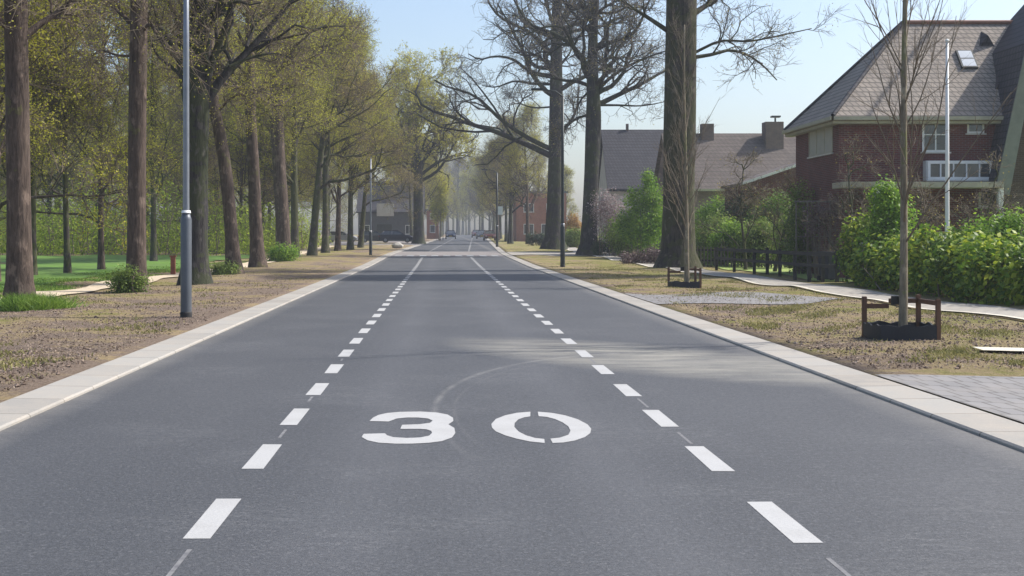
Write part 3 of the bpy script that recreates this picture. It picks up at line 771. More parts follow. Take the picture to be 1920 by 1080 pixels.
# trees a little way back beside the footpath and field
wl = [(62, 47, woodA, 0.8, 'thin dark trunk close behind the leftmost thick trunk'),
    (127, 49.5, woodB, 0.9, 'thin straight trunk at the near edge of the green field beside the leftmost thick trunk'),
    (190, 56, woodC, 0.9, 'thin slightly bent trunk in the green field, left of the ivy footed trunk'),
    (288, 70, woodA, 1.0, 'slim dark trunk between the ivy footed trunk and the near lamp post'),
    (-10, 42, woodC, 1.0, 'woodland tree at the far left edge in front of the green field'),
    (392, 95, woodB, 0.95, 'thin dark trunk seen just right of the dark forked tree'),
    (452, 100, woodC, 1.0, 'thin trunk seen between the leaning trunk and the straight brown trunk'),
    (505, 112, woodA, 1.0, 'thin trunk seen between the straight brown trunk and the leafy clump')]
for j, (px, Y, p, s, lab) in enumerate(wl):
    place(p, used, PX(px, Y), Y, j * 1.3, s, lab, 'thin trees behind the footpath')
rnd = random.Random(5)
k = 0; spots = []
while k < 42:
    Y = rnd.uniform(100, 175); px = rnd.uniform(-60, 640)
    X = PX(px, Y)
    if X > -13 or any((X - a) ** 2 + (Y - b) ** 2 < 14 for a, b in spots): continue
    spots.append((X, Y)); k += 1
    place([woodA, woodB, woodC, woodA, roadB][k % 5], used, X, Y, rnd.uniform(0, 6.28), rnd.uniform(0.85, 1.2), 'bare budding tree in the wood behind the green field', 'wood behind the green field')

# understorey: pale green young growth under the wood, one mass
ms = Mesh(); tw = Mesh()
cl = []
rr = np.random.default_rng(3)
for q in range(900):
    Y = rr.uniform(85, 135); px = rr.uniform(-120, 640); X = (px - 829) * Y / F
    if X > -12.5: continue
    h = rr.uniform(1.2, 7.2) * (0.75 + 0.25 * math.sin(X * 0.5))
    cl.append((X, Y, float(gz(X, Y)), h))
C = []; S = []
for (X, Y, z, h) in cl:
    n = 170
    u = rr.random(n)
    c = np.stack([X + rr.normal(size=n) * 0.75, Y + rr.normal(size=n) * 0.75, z + 0.1 + h * u], 1)
    C.append(c)
C = np.concatenate(C); leaves(ms, C, 0.17, 0)
S = np.array([(X, Y, z) for X, Y, z, h in cl]); D = norm(np.stack([rr.normal(size=len(cl)) * .2, rr.normal(size=len(cl)) * .2, np.ones(len(cl))], 1))
P, r_ = grow(S, D, np.array([h for *_, h in cl]), np.full(len(cl), 0.035), 5, 0.1, 0.05)
tubes(ms, P, r_, 4, 1)
P2, r2 = spawn(P, r_, 6, 0.2, 1, lambda t, pl: pl * 0.35, (25, 55), 4, 0.15, 0.05, 0.5, minr=0.012)
tubes(ms, P2, r2, 3, 1, cap=False)
tag(link('undergrowth', ms.build('undergrowth', [M['leaf_under'], M['twig']])), 'pale green young undergrowth below the wood behind the field', 'undergrowth', kind='stuff')

# ------------------------------------------------------------------ trees: right row
guided_tree('oak_tree', 'massive lichen covered trunk beside the far tree guard, taller than the frame', 58, 1273,
    [(1271,510),(1272,430),(1273,330),(1275,200),(1277,60),(1279,-80),(1282,-260),(1284,-420)], [66,58,60,58,56,46,28,10],
    [([(1298,108),(1340,100),(1375,90),(1415,98),(1450,118),(1478,140)], 2, 8), ([(1300,100),(1350,78),(1400,80),(1450,72),(1510,60)], -1, 6), ([(1302,25),(1345,-5),(1390,-40)], 2, 12),
     ([(1255,60),(1215,30),(1190,10),(1150,-20)], 1, 10)],
    M['bark_moss'], M['twig_grey'], M['leaf_bud'], (0.66, 16, 7.0, (40, 75)), 8, 7, 4, 5000, 0.07, L3=1.4, L4=0.6, minr=0.010, group=RG, limb_r=0.35)
guided_tree('oak_tree', 'dark gnarled bare tree forking low, between the massive trunk and the right lamp post', 88, 1105,
    [(1103,484),(1106,400),(1110,300),(1113,205),(1111,140),(1112,70),(1116,0),(1120,-90),(1124,-190)], [36,28,27,30,22,17,14,9,4],
    [([(1114,200),(1150,182),(1185,165),(1215,150),(1245,132),(1290,112)], 2, 11), ([(1115,175),(1145,145),(1180,124),(1210,112),(1255,98)], -2, 8),
     ([(1107,162),(1085,152),(1060,148),(1030,140),(1000,132)], 2, 8), ([(1109,135),(1090,105),(1070,78),(1040,58),(1000,40),(975,5),(960,-30)], 2.5, 11),
     ([(1118,92),(1145,80),(1178,70),(1196,48),(1205,20),(1225,-15)], -2, 9), ([(1118,88),(1136,72),(1138,45),(1160,30),(1195,22),(1222,-5)], 2, 9),
     ([(1112,45),(1098,22),(1084,5),(1075,-30)], -1, 9), ([(1118,132),(1150,118),(1163,90),(1185,60),(1190,30)], 2.5, 7),
     ([(1107,215),(1082,222),(1062,240),(1052,262)], 0.5, 6), ([(1122,197),(1160,198),(1200,200),(1245,193)], -1, 5), ([(1108,168),(1088,190),(1085,215)], 1, 5),
     ([(1116,120),(1160,105),(1178,112),(1200,105),(1240,95)], 3, 5)],
    M['bark_dark'], M['twig_grey'], M['leaf_bud'], (0.45, 14, 6.5, (35, 75)), 8, 6, 4, 6000, 0.08, L3=1.6, L4=0.7, wander=0.34, minr=0.012, group=RG)
guided_tree('oak_tree', 'tall bare tree with a long low limb reaching left over the road', 112, 1040,
    [(1038,470),(1040,400),(1042,300),(1043,200),(1043,120),(1044,40),(1046,-60),(1048,-160)], [38,30,28,26,22,20,13,6],
    [([(1032,292),(1000,276),(960,258),(920,242),(880,230),(835,212),(800,200),(785,185),(778,165),(788,140)], 3, 12), ([(1033,280),(995,262),(955,238),(925,215),(905,195),(875,178),(840,170),(815,158)], -3, 10),
     ([(1038,142),(1010,138),(985,125),(965,108),(930,100),(900,104),(880,92)], 3, 8), ([(1038,106),(1012,80),(990,62),(965,52),(935,38),(915,15),(905,-10)], -3, 9),
     ([(1038,70),(1005,55),(980,30),(970,-10)], 2, 9), ([(1046,250),(1070,228),(1084,195),(1086,160)], 1, 8), ([(1036,158),(1000,156),(965,150),(930,160),(905,155)], 2, 6),
     ([(1048,125),(1068,100),(1078,80)], 1, 6), ([(1040,200),(1000,200),(975,190),(955,192)], 3, 4), ([(1040,60),(1065,30),(1075,0),(1080,-40)], -2, 8), ([(880,230),(850,200),(842,175)], 1, 5), ([(1036,135),(1012,108),(985,100),(955,103)], -1, 6)],
    M['bark_dark'], M['twig_grey'], M['leaf_bud'], (0.45, 16, 8.5, (40, 80)), 8, 7, 4, 9000, 0.09, L3=1.9, L4=0.8, wander=0.32, minr=0.014, group=RG)
place(farR, used, PX(957, 150), 150, 0.4, 0.75, 'sturdy dark trunk left of the red brick house on the right verge', RG)
roadD = copy_tree(roadB, (PX(990, 146), 146, G(PX(990, 146), 146)), 2.2, 0.85, 'slim trunk standing in front of the red brick house on the right verge', group=RG)
i = 0
for Y in (172, 192, 215, 240, 270, 305, 350):
    i += 1
    place([farR, roadC, roadB][i % 3], used, float(cx(Y)) + 6.0 + (i % 2) * 0.7, Y, i * 1.7, 0.78, 'hazy tree in the far right row before the vanishing point', 'far trees of the right row')
for q, (px, Y, s) in enumerate(((1010, 190, 0.7), (1060, 200, 0.7), (925, 240, 0.9), (905, 330, 1.0), (880, 420, 1.1), (850, 450, 1.1), (815, 430, 1.1), (775, 330, 0.9), (745, 260, 0.9), (700, 230, 0.95), (660, 215, 0.95), (830, 520, 1.5), (868, 560, 1.6), (790, 520, 1.4), (890, 520, 1.4), (858, 420, 1.3), (874, 380, 1.15), (900, 360, 1.15), (838, 470, 1.4), (812, 380, 1.15), (850, 580, 1.8), (880, 590, 1.8), (862, 500, 1.5))):
    place([farR, woodA, roadA][q % 3], used, PX(px, Y), Y, q * 1.1, s, 'distant grey tree in the haze at the end of the street', 'distant trees at the end of the street')

# a leafy garden tree standing just outside the right edge of the picture; its crown shades the band across the road
gt = thing('garden_tree', 'tall leafy garden tree beyond the right edge, shading the road', 'tree', (28.0, 54.0, 0))
tm = Mesh(); P, r_ = trunk_path(25, 0.45, 0.15, (-5.5, -1.2)); tubes(tm, P, r_, 12)
L, Rr = spawn(P, r_, 22, 0.55, 0.99, lambda t, pl: 7.0 * np.ones_like(t), (45, 85), 8, 0.12, 0.03, 0.5)
tubes(tm, L, Rr, 6)
link('trunk', tm.build('trunk', M['bark_grey']), gt)
cm = Mesh()
cc = rr.normal(size=(900, 3)); cc = norm(cc) * (rr.random((900, 1)) ** 0.35)
cc = cc * np.array([6.6, 3.4, 4.6]) + np.array([-6.0, -1.3, 22.3])
C = np.repeat(cc, 45, 0) + rr.normal(size=(900 * 45, 3)) * 0.38
leaves(cm, C, 0.24)
link('crown', cm.build('crown', M['leaf_mid']), gt)

# ------------------------------------------------------------------ saplings and tree guards
def sapling(label, X, Y, bark, r0, H, lean):
    root = thing('young_tree', label, 'tree', (X, Y, G(X, Y)), 0, 'young trees in wooden guards')
    P, r = trunk_path(H, r0, r0 * 0.25, lean, 18, 0.05, 1.2)
    L, Rr = spawn(P, r, 34, 0.20, 0.97, lambda t, pl: 2.6 * (1.1 - 0.7 * t), (20, 38), 8, 0.07, 0.06, 0.3, 0.3, 0.0, 0.007)
    tm = Mesh(); tubes(tm, P, r, 12); link('trunk', tm.build('trunk', bark), root)
    cm = Mesh(); tubes(cm, L, Rr, 5)
    P2, R2 = spawn(L, Rr, 6, 0.2, 0.95, lambda t, pl: 0.8 * (1.1 - 0.5 * t), (18, 40), 6, 0.1, 0.05, 0.6, 0.4, 0.0, 0.0035)
    tubes(cm, P2, R2, 4)
    P3, R3 = spawn(P2, R2, 4, 0.2, 0.95, lambda t, pl: 0.25 * np.ones_like(t), (20, 45), 4, 0.1, 0.04, 0.7, 0.5, 0.0, 0.002)
    tubes(cm, P3, R3, 3)
    link('crown', cm.build('crown', M['twig']), root)
    return root
sapling('bare young tree rising from the near wooden guard by the laurel hedge', PX(1693, 18.75), 18.75, M['bark_young'], 0.062, 8.5, (0.12, 0.05))
sapling('pale thin young tree in the far wooden guard in front of the massive trunk', PX(1288, 38.3), 38.3, M['bark_young'], 0.075, 8.0, (-0.05, 0.1))

def guard(label, X, Y, rz, wd=0.82, dp=0.76, h=0.60, bh=0.25):
    g = thing('tree_guard', label, 'tree guard', (X, Y, G(X, Y) - 0.02), rz, 'wooden guards round the young trees')
    a, b = wd / 2, dp / 2; p = 0.032
    for x, y, hh in ((a, -b, h + 0.02), (a, b, h + 0.05), (-a, b, h + .02)):
        boxpart('post', M['wood_brown'], g, (x - p, x + p, y - p, y + p, -0.1, hh), bevel=0.006)
    t = 0.035
    boxpart('rail', M['wood_brown'], g, (-a + p + .002, -.04, b - t / 2, b + t / 2, h - .16, h - .09), bevel=.005)
    boxpart('rail', M['wood_brown'], g, (-.04, a - p - .002, b - t / 2 - .002, b + t / 2 - .002, h - .08, h - .01), bevel=.005)
    boxpart('rail', M['wood_brown'], g, (a - t / 2, a + t / 2, -b + p + .002, b - p - .002, h - .08, h - .01), bevel=.005)
    # tie strut to the stem and dark sheet round the foot
    boxpart('tie_bar', M['wood_black'], g, (-0.10, 0.10, 0.07, 0.12, h - 0.09, h + 0.04), bevel=0.004)
    ms = Mesh(); n = 40
    ring = []
    for i in range(n):
        t_ = i / n * 4; s_, f_ = int(t_), t_ - int(t_)
        c = [(-a, -b), (a, -b), (a, b), (-a, b)]; q0, q1 = c[s_], c[(s_ + 1) % 4]
        x, y = q0[0] + (q1[0] - q0[0]) * f_, q0[1] + (q1[1] - q0[1]) * f_
        o = 1 + (0.07 * math.sin(f_ * math.pi))
        ring.append((x * o, y * o, bh * (0.93 + 0.10 * math.sin(i * 1.7) * math.sin(f_ * math.pi))))
    v = []
    for x, y, z in ring: v += [(x * 1.05, y * 1.06, -0.08), (x * 1.05, y * 1.06, z), (x * 1.0, y * 1.0, z), (x * 1.0, y * 1.0, -0.08)]
    f = []
    for i in range(n):
        j = (i + 1) % n
        for q in range(3): f.append((i * 4 + q, j * 4 + q, j * 4 + q + 1, i * 4 + q + 1))
    ms.quads(v, f, 0, False)
    link('root_sheet', ms.build('root_sheet', M['sleeve']), g)
    return g
guard('near wooden guard with navy sheet round the young tree by the laurel hedge', 6.82, 18.73, 0.0)
guard('far wooden guard with dark board round the young tree before the massive trunk', 7.37, 38.3, 0.0, bh=0.2)

# ------------------------------------------------------------------ lamp posts
def disc_tube(name, mat, parent, pts, rads, sides=20):
    ms = Mesh(); tubes(ms, np.array([pts], float), np.array([rads], float), sides)
    return link(name, ms.build(name, mat), parent)
def lamp(label, X, Y, lower, upper, rl, ru, zj, H, side, group='street lamp posts'):
    g = thing('street_lamp', label, 'street lamp', (X, Y, G(X, Y) - 0.02), 0, group)
    disc_tube('lower_pole', lower, g, [(0, 0, -.1), (0, 0, 0.3), (0, 0, zj - .12), (0, 0, zj)], [rl, rl, rl, ru * 1.15])
    disc_tube('base_band', M['rubber'], g, [(0, 0, -0.05), (0, 0, 0.1), (0, 0, 0.13)], [rl + .008, rl + .008, rl + .002])
    disc_tube('upper_pole', upper, g, [(0, 0, zj - 0.05), (0, 0, (zj + H) / 2), (0, 0, H)], [ru, ru * .92, ru * .75])
    disc_tube('collar', M['white'] if upper is not lower else M['galv'], g, [(0, 0, zj - 0.0), (0, 0, zj + 0.05)], [ru + .03, ru + .02])
    disc_tube('arm', upper, g, [(0, 0, H - .05), (side * .35, 0, H + .22), (side * 1.0, 0, H + .3)], [.04, .035, .03], 10)
    hd = boxpart('lamp_head', M['dark_steel'], g, (min(side * 0.95, side * 1.55), max(side * 0.95, side * 1.55), -.13, .13, H + .25, H + .36), bevel=0.03)
    boxpart('lens', M['lens'], hd, (min(side * 1.05, side * 1.45), max(side * 1.05, side * 1.45), -.09, .09, H + .235, H + .253))
    return g
lamp('grey lamp post nearest the camera on the left verge, white collar halfway', PX(349, 23.9), 23.9, M['lamp_lower'], M['galv'], 0.105, 0.062, 2.0, 8.0, 1)
lamp('dark lamp post on the right verge in front of the tall bare tree', PX(1055, 61.5), 61.5, M['dark_steel'], M['dark_steel'], 0.115, 0.075, 2.1, 8.4, -1)
lamp('far slim lamp post on the left verge in front of the parked cars', PX(695, 89), 89, M['dark_steel'], M['galv'], 0.11, 0.06, 1.7, 7.0, 1)
lp4 = lamp('farthest lamp post on the right verge carrying a pale sign', PX(932, 125), 125, M['dark_steel'], M['dark_steel'], 0.13, 0.10, 2.1, 7.4, -1)
sg = thing('road_sign', 'small pale sign fixed to the farthest right lamp post', 'sign', (PX(938, 124.8), 124.8, PZ(395, 124.8)))
boxpart('sign_plate', M['sign_face'], sg, (-.24, .24, -.02, .02, -.4, .42), bevel=0.01)
boxpart('bracket', M['dark_steel'], sg, (-.34, .1, .021, .10, -.05, .05))

# ------------------------------------------------------------------ shrubs, hedges, clumps
def cloud(blobs, n, size, mat, stems=10, seed=1, twigm=None, clump=0.16, name='foliage'):
    """blobs: (cx,cy,cz,rx,ry,rz) relative; returns foliage mesh"""
    r = np.random.default_rng(seed); ms = Mesh()
    vol = np.array([b[3] * b[4] * b[5] for b in blobs]) ** 0.8; vol /= vol.sum()
    for b, wgt in zip(blobs, vol):
        nn = int(n * wgt); m = max(12, nn // 28)
        d = norm(r.normal(size=(m, 3))); rad = r.random((m, 1)) ** 0.3 * (0.82 + 0.25 * r.random((m, 1)))
        cc = d * rad * np.array(b[3:6]) + np.array(b[0:3])
        idx = r.integers(0, m, nn)
        s = clump * min(b[3:6]) + 0.05
        C = cc[idx] + r.normal(size=(nn, 3)) * s
        C[:, 2] = np.maximum(C[:, 2], 0.01)
        leaves(ms, C, size, 0, 0.3, d[idx])
    return ms.build(name, mat)
def shrub(name, label, cat, X, Y, blobs, n, size, mat, stemmat=None, seed=1, group=None, clump=0.16, stems=14):
    g = thing(name, label, cat, (X, Y, G(X, Y)), 0, group)
    link('foliage', cloud(blobs, n, size, mat, seed=seed, clump=clump), g)
    ms = Mesh(); r = np.random.default_rng(seed + 50)
    bi = r.integers(0, len(blobs), stems); B = np.array(blobs)[bi]
    tip = B[:, :3] + r.normal(size=(stems, 3)) * B[:, 3:6] * 0.4
    st = tip * np.array([0.75, 0.75, 0]); st[:, 2] = -0.05
    mid = (st + tip) / 2 + r.normal(size=st.shape) * 0.08
    P = np.stack([st, mid, tip], 1); tubes(ms, P, np.repeat([[0.03, 0.02, 0.008]], stems, 0), 5)
    P2, R2 = spawn(P, np.repeat([[0.03, 0.02, 0.008]], stems, 0), 7, 0.3, 1, lambda t, pl: pl * 0.3, (25, 60), 4, 0.15, 0.05, 0.5, minr=0.004)
    tubes(ms, P2, R2, 3)
    link('stems', ms.build('stems', stemmat or M['twig']), g)
    return g

# laurel hedge along the pavement
hb = []; r0 = random.Random(2)
for q in range(21):
    y = -6.5 + q * 0.62
    hb.append((r0.uniform(-0.15, 0.3), y, 0.68 + r0.uniform(-.1, .12), 0.75, 0.6, 0.75))
    hb.append((r0.uniform(0.0, 0.5), y + .3, 0.86 + r0.uniform(-.3, .5), 0.48, 0.38, 0.48))
shrub('laurel_hedge', 'bright yellow green laurel hedge behind the pavement on the right', 'hedge', 12.9, 32.0, hb, 32000, 0.145, M['leaf_laurel'], seed=3, stems=90)
shrub('green_bush', 'fresh green bush rising above the laurel hedge beside the white canopy column', 'bush', PX(1665, 38), 38.0, [(0, 0, 1.1, .8, .8, 1.1), (0.1, 0, 2.1, .6, .6, .8), (-.1, 0, 2.75, .4, .4, .5)], 12000, 0.10, M['leaf_bright'], seed=4)
shrub('green_bush', 'leafy bush topping the hedge near the right edge of the picture', 'bush', PX(1870, 34), 34.5, [(0, 0, 1.2, .8, .8, .9), (0.6, 0, 1.75, .5, .6, .5)], 7000, 0.10, M['leaf_bright'], seed=5)
shrub('laurel_bush', 'laurel bush covering the brick gate pillar at the left end of the hedge', 'bush', PX(1632, 39.5), 39.5, [(0, 0, 1.55, .75, .6, .5), (-.35, 0.2, 1.0, .5, .5, .9)], 7000, 0.12, M['leaf_laurel'], seed=6)
gd = [(1338, 64, 1.1, 2.6, 'leaf_mid', 'pale leafy bush directly right of the massive trunk'),
    (1385, 66, 1.3, 3.9, 'leaf_dark', 'dark evergreen bush behind the black fence, left of the tangled pair'),
    (1448, 63, 1.2, 3.7, 'leaf_mid2', 'dark evergreen bush behind the middle of the black fence'),
    (1420, 60, 1.0, 2.3, 'leaf_mid', 'lighter loose bush in front of the dark evergreens behind the fence'),
    (1492, 58, 0.95, 3.0, 'leaf_mid', 'twiggy olive bush just left of the tall garden trellis'),
    (1365, 61, 0.8, 2.1, 'leaf_bright', 'small yellow green bush behind the left half of the black fence'),
    (1318, 70, 1.0, 3.2, 'leaf_bright', 'bright bush half hidden by the massive trunk on its right side'),
    (1415, 72, 1.4, 4.0, 'leaf_bright', 'tall bright green bush below the wide chimney of the worn roof'),
    (1345, 75, 1.2, 3.8, 'leaf_bright', 'fresh green bush touching the worn tiled roof beside the massive trunk')]
for q, (px, Y, rx, h, mt, lab) in enumerate(gd):
    shrub('garden_bush', lab, 'bush', PX(px, Y), Y, [(0, 0, h * .5, rx, .8, h * .5), (.35, 0, h * .7, rx * .6, .7, h * .33), (-.4, .1, h * .45, rx * .7, .7, h * .4)], 9000, 0.10, M[mt], seed=20 + q, group='garden bushes behind the black fence', clump=0.2)
shrub('garden_bush', 'dark evergreen mass behind the tall trellis', 'bush', PX(1560, 50), 50.5, [(0, 0, 1.3, 1.3, .6, 1.3), (-.9, 0, 1.0, .8, .6, 1.0), (.9, 0, 1.2, .8, .6, 1.2)], 14000, 0.09, M['leaf_mid2'], seed=30)
shrub('spring_tree', 'bright green leafing tree left of the massive trunk', 'tree', PX(1207, 78), 78, [(0, 0, 2.0, 1.2, 1.1, 1.4), (.45, 0, 3.9, .7, .8, 1.0), (-.4, 0, 3.5, .6, .7, 1.0), (.3, 0, 4.9, .4, .5, .7), (-1.0, 0, 2.2, .7, .8, 1.1), (.9, 0, 2.6, .6, .8, 1.2)], 15000, 0.13, M['leaf_bright'], seed=31, clump=0.22)
shrub('blossom_tree', 'pinkish grey blossoming small tree beside the dark gnarled tree', 'tree', PX(1145, 84), 84, [(0, 0, 2.6, 1.0, 1.0, 1.5), (-.5, 0, 3.4, .7, .7, 1.0), (.5, 0, 1.9, .8, .8, 1.2)], 7000, 0.11, M['leaf_pink'], seed=32, clump=0.24)
shrub('garden_shrub', 'grey green shrub below the blossoming small tree', 'bush', PX(1170, 82), 81, [(0, 0, 1.4, 1.6, .8, 1.2)], 7000, 0.12, M['leaf_mid'], seed=33)
shrub('box_hedge', 'low dark clipped hedge behind the pale drive entrance', 'hedge', PX(1165, 86), 85.3, [(-1.7 + .42 * a, 0, .62, .38, .4, .62) for a in range(9)], 14000, 0.07, M['leaf_dark'], seed=34, clump=0.1)
shrub('heather_bed', 'low purple brown planting bed left of the massive trunk foot', 'plants', PX(1213, 67), 67, [(-1.1 + .45 * a, (a % 2) * .3, .28 + .1 * (a > 2), .35, .45, .38 + .12 * (a > 2)) for a in range(6)], 7000, 0.08, M['leaf_purple'], seed=35)
shrub('box_hedge', 'small green hedge between the slim trunk and the tall bare tree', 'hedge', PX(1012, 135), 135, [(-1 + .5 * a, 0, .7, .5, .5, .7) for a in range(6)], 6000, 0.12, M['leaf_dark'], seed=36)
shrub('orange_shrub', 'orange leaved shrub between the two nearest bare oaks', 'bush', PX(1077, 130), 130, [(0, 0, 2.2, .9, .8, 1.2), (-.3, 0, 1.4, .9, .8, 1.2)], 5000, 0.14, M['leaf_orange'], seed=37)
shrub('green_bush', 'green bush low between the two nearest bare oaks', 'bush', PX(1075, 118), 118, [(0, 0, .8, 1.2, .8, .9)], 5000, 0.13, M['leaf_mid'], seed=38)
shrub('far_shrub', 'pale yellow green shrub beside the stout trunk near the road end', 'bush', PX(822, 190), 190, [(0, 0, 5.5, 1.3, 1.2, 3.2), (.4, 0, 8, 1, 1, 2)], 6000, 0.25, M['leaf_yellow'], seed=39)
shrub('climbing_shrub', 'reddish climber on the brick wall left of the white canopy', 'bush', PX(1555, 45.2), 45.4, [(0, 0, 2.5, .6, .3, .5), (-.5, 0, 2.0, .5, .3, .7)], 1500, 0.08, M['leaf_purple'], seed=40)
shrub('garden_shrub', 'loose green shrub at the left corner of the brick house', 'bush', PX(1500, 49), 49, [(0, 0, 2.5, .6, .5, 1.2), (0, 0, 1.2, .7, .5, 1.2)], 6000, 0.09, M['leaf_mid'], seed=41)
def bare(label, px, Y, H, lean, seed, spread=1.0, leaf='leaf_bud', nl=300):
    global rng
    keep = rng; rng = np.random.default_rng(seed)
    X = PX(px, Y); g = thing('bare_shrub', label, 'bush', (X, Y, G(X, Y)), 0)
    gen_tree(g, H, 0.07, 0.12, 16, H * 0.55 * spread, (25, 65), M['bark_grey'], M['twig'], M[leaf], 5, 4, 3, nl, 0.06, lean=lean, wander=0.28, minr=0.006, L3=.6, L4=.25)
    rng = keep
bare('bare curly branched shrub against the worn tiled roof', 1398, 56, 4.6, (-.2, 0), 61)
bare('bare shrub leaning right behind the black fence', 1452, 52, 3.9, (1.0, 0), 62)
bare('bare brown shrub in front of the white glazed band, right of the flagpole', 1838, 41, 3.4, (.3, 0), 63)
bare('bare brown shrub left of the flagpole in front of the brick house', 1738, 40, 2.9, (-.5, 0), 64)
bare('bare shrub against the red brick wall between the blind window and canopy', 1590, 44, 4.2, (.2, 0), 65)
# left verge leafy clumps at tree feet
shrub('leafy_clump', 'round green leafy clump at the foot of the thick trunk down the left verge', 'plants', PX(532, 71), 71, [(0, 0, .4, .85, .6, .55), (-.6, 0, .3, .4, .5, .4)], 5000, 0.10, M['leaf_bright'], seed=42)
shrub('ivy', 'dark ivy round the foot of the second thick trunk', 'ivy', PX(250, 33.6), 33.6, [(-.35, 0, .25, .3, .3, .35), (-.1, -.1, .35, .3, .2, .35), (.2, -.1, .22, .25, .2, .25)], 3500, 0.06, M['leaf_mid'], seed=43)
shrub('ivy', 'ivy and weeds round the foot of the leaning trunk', 'ivy', PX(430, 49.2), 49.2, [(-.1, 0, .2, .5, .3, .25), (-.35, 0, .15, .4, .3, .2)], 2200, 0.07, M['leaf_mid'], seed=44)

def blades(ms, pts, h, wd, spread=0.5, mi=0):
    N = len(pts)
    d = norm(np.stack([rng.normal(size=N) * spread, rng.normal(size=N) * spread, np.ones(N)], 1))
    s = norm(np.cross(d, rng.normal(size=(N, 3)))) * wd
    hh = (h * rng.uniform(0.5, 1.3, N))[:, None]
    bend = rng.normal(size=(N, 3)) * np.array([1, 1, 0]) * hh * 0.3
    v = np.stack([pts - s, pts + s, pts + d * hh * .6 + s * .7 + bend * .3, pts + d * hh * .6 - s * .7 + bend * .3,], 1)
    tip = pts + d * hh + bend
    allv = np.concatenate([v, tip[:, None]], 1)
    b = np.arange(N)[:, None] * 5
    q = np.concatenate([b, b + 1, b + 2, b + 3], 1)
    ms.quads(allv.reshape(-1, 3), q, mi)
    t = np.concatenate([b + 3, b + 2, b + 4], 1) + ms.n - N * 5
    ms.f.append(t.astype(np.int32)); ms.m.append(np.full(N, mi, np.int32)); ms.sm.append(np.zeros(N, bool))
# bright grass clump at the first trunk
gc = thing('grass_clump', 'bright green grass clump at the foot of the leftmost thick trunk', 'grass', (PX(58, 27), 27.0, G(PX(58, 27), 27.0)))
ms = Mesh(); c = rng.normal(size=(5200, 3)) * np.array([0.33, 0.28, 0]) + np.array([0.02, 0, 0]); c[:, 2] = 0.0
blades(ms, c, 0.34, 0.008, 0.8)
link('blades', ms.build('blades', M['blade_green']), gc)

# ------------------------------------------------------------------ litter and grass on the verges
def scatter(name, label, x0, x1, y0, y1, n, size, mat, seed, blade=False, thr=None, h=0.1):
    r = np.random.default_rng(seed)
    u = r.random(n); Y = 1 / (1 / y0 + u * (1 / y1 - 1 / y0)); X = r.uniform(x0, x1, n)
    if thr is not None:
        f = np.sin(X * 1.9 + np.sin(Y * .8) * 1.4) + np.sin(Y * 1.1 + X * .6) + 0.8 * np.sin(X * 4.1 - Y * 2.7) + r.normal(size=n) * .5
        k = f > thr; X, Y = X[k], Y[k]
    Z = gz(X, Y) + 0.008
    P = np.stack([X, Y, Z], 1); ms = Mesh()
    if blade: blades(ms, P - np.array([0, 0, .01]), h, 0.006 + 0.0002 * 20, 0.7)
    else: leaves(ms, P + np.array([0, 0, 0.008]), size, 0, 2.5)
    tag(link(name, ms.build(name, mat)), label, 'ground cover', kind='stuff')
scatter('leaf_litter', 'brown leaf litter strewn over the left verge', -9.2, -4.35, 9, 60, 30000, 0.032, M['litter'], 1)
scatter('leaf_litter', 'brown clods and leaf litter on the right verge', 5.0, 10.0, 14.6, 60, 20000, 0.032, M['litter'], 2)
scatter('verge_grass', 'dry yellow green grass on the right verge', 5.2, 10.0, 15.2, 70, 90000, 0.1, M['blade'], 3, True, 1.0, 0.06)
scatter('verge_grass', 'sparse dry grass along the left verge edge', -9.2, -4.4, 12, 70, 36000, 0.1, M['blade'], 4, True, 1.5, 0.06)
scatter('wood_floor_plants', 'low green weeds between the left trees and the field', -14, -10.7, 24, 70, 60000, 0.1, M['blade_green'], 6, True, 0.2, 0.10)

def clods(name, label, x0, x1, y0, y1, n, seed):
    r = np.random.default_rng(seed); u = r.random(n); Y = 1 / (1 / y0 + u * (1 / y1 - 1 / y0)); X = r.uniform(x0, x1, n)
    f = np.sin(X * 1.3 + 2) * np.sin(Y * 0.9) + 0.6 * np.sin(X * 3 + Y * 2) + r.normal(size=n) * .6
    k = f > 0.2; X, Y = X[k], Y[k]; n = len(X)
    sz = 0.007 + 0.026 * r.random(n) ** 4
    C = np.stack([X, Y, gz(X, Y) + sz * 0.3], 1)
    d = np.array([(1, 0, 0), (0, 1, 0), (-1, 0, 0), (0, -1, 0), (0.1, 0.1, .7), (0, 0, -.6)], float)
    v = C[:, None, :] + d[None] * sz[:, None, None] * (1 + r.uniform(-.35, .35, (n, 6, 3)))
    fc = np.array([(0, 1, 4), (1, 2, 4), (2, 3, 4), (3, 0, 4), (1, 0, 5), (2, 1, 5), (3, 2, 5), (0, 3, 5)])
    F_ = (np.arange(n)[:, None, None] * 6 + fc[None]).reshape(-1, 3)
    ms = Mesh(); ms.quads(v.reshape(-1, 3), F_, 0)
    tag(link(name, ms.build(name, M['soil_clod'])), label, 'ground cover', kind='stuff')
M['soil_clod'] = leaf_mat('soil_clod', (0.07, 0.048, 0.036), (0.17, 0.125, 0.098), (0.25, 0.20, 0.165), 0.0, 1.2, 0.95)
clods('soil_clods', 'loose crumbs of soil on the left verge', -9.2, -4.3, 9, 42, 20000, 71)
clods('soil_clods', 'loose crumbs of soil on the right verge', 4.98, 10.0, 14.6, 36, 11000, 72)

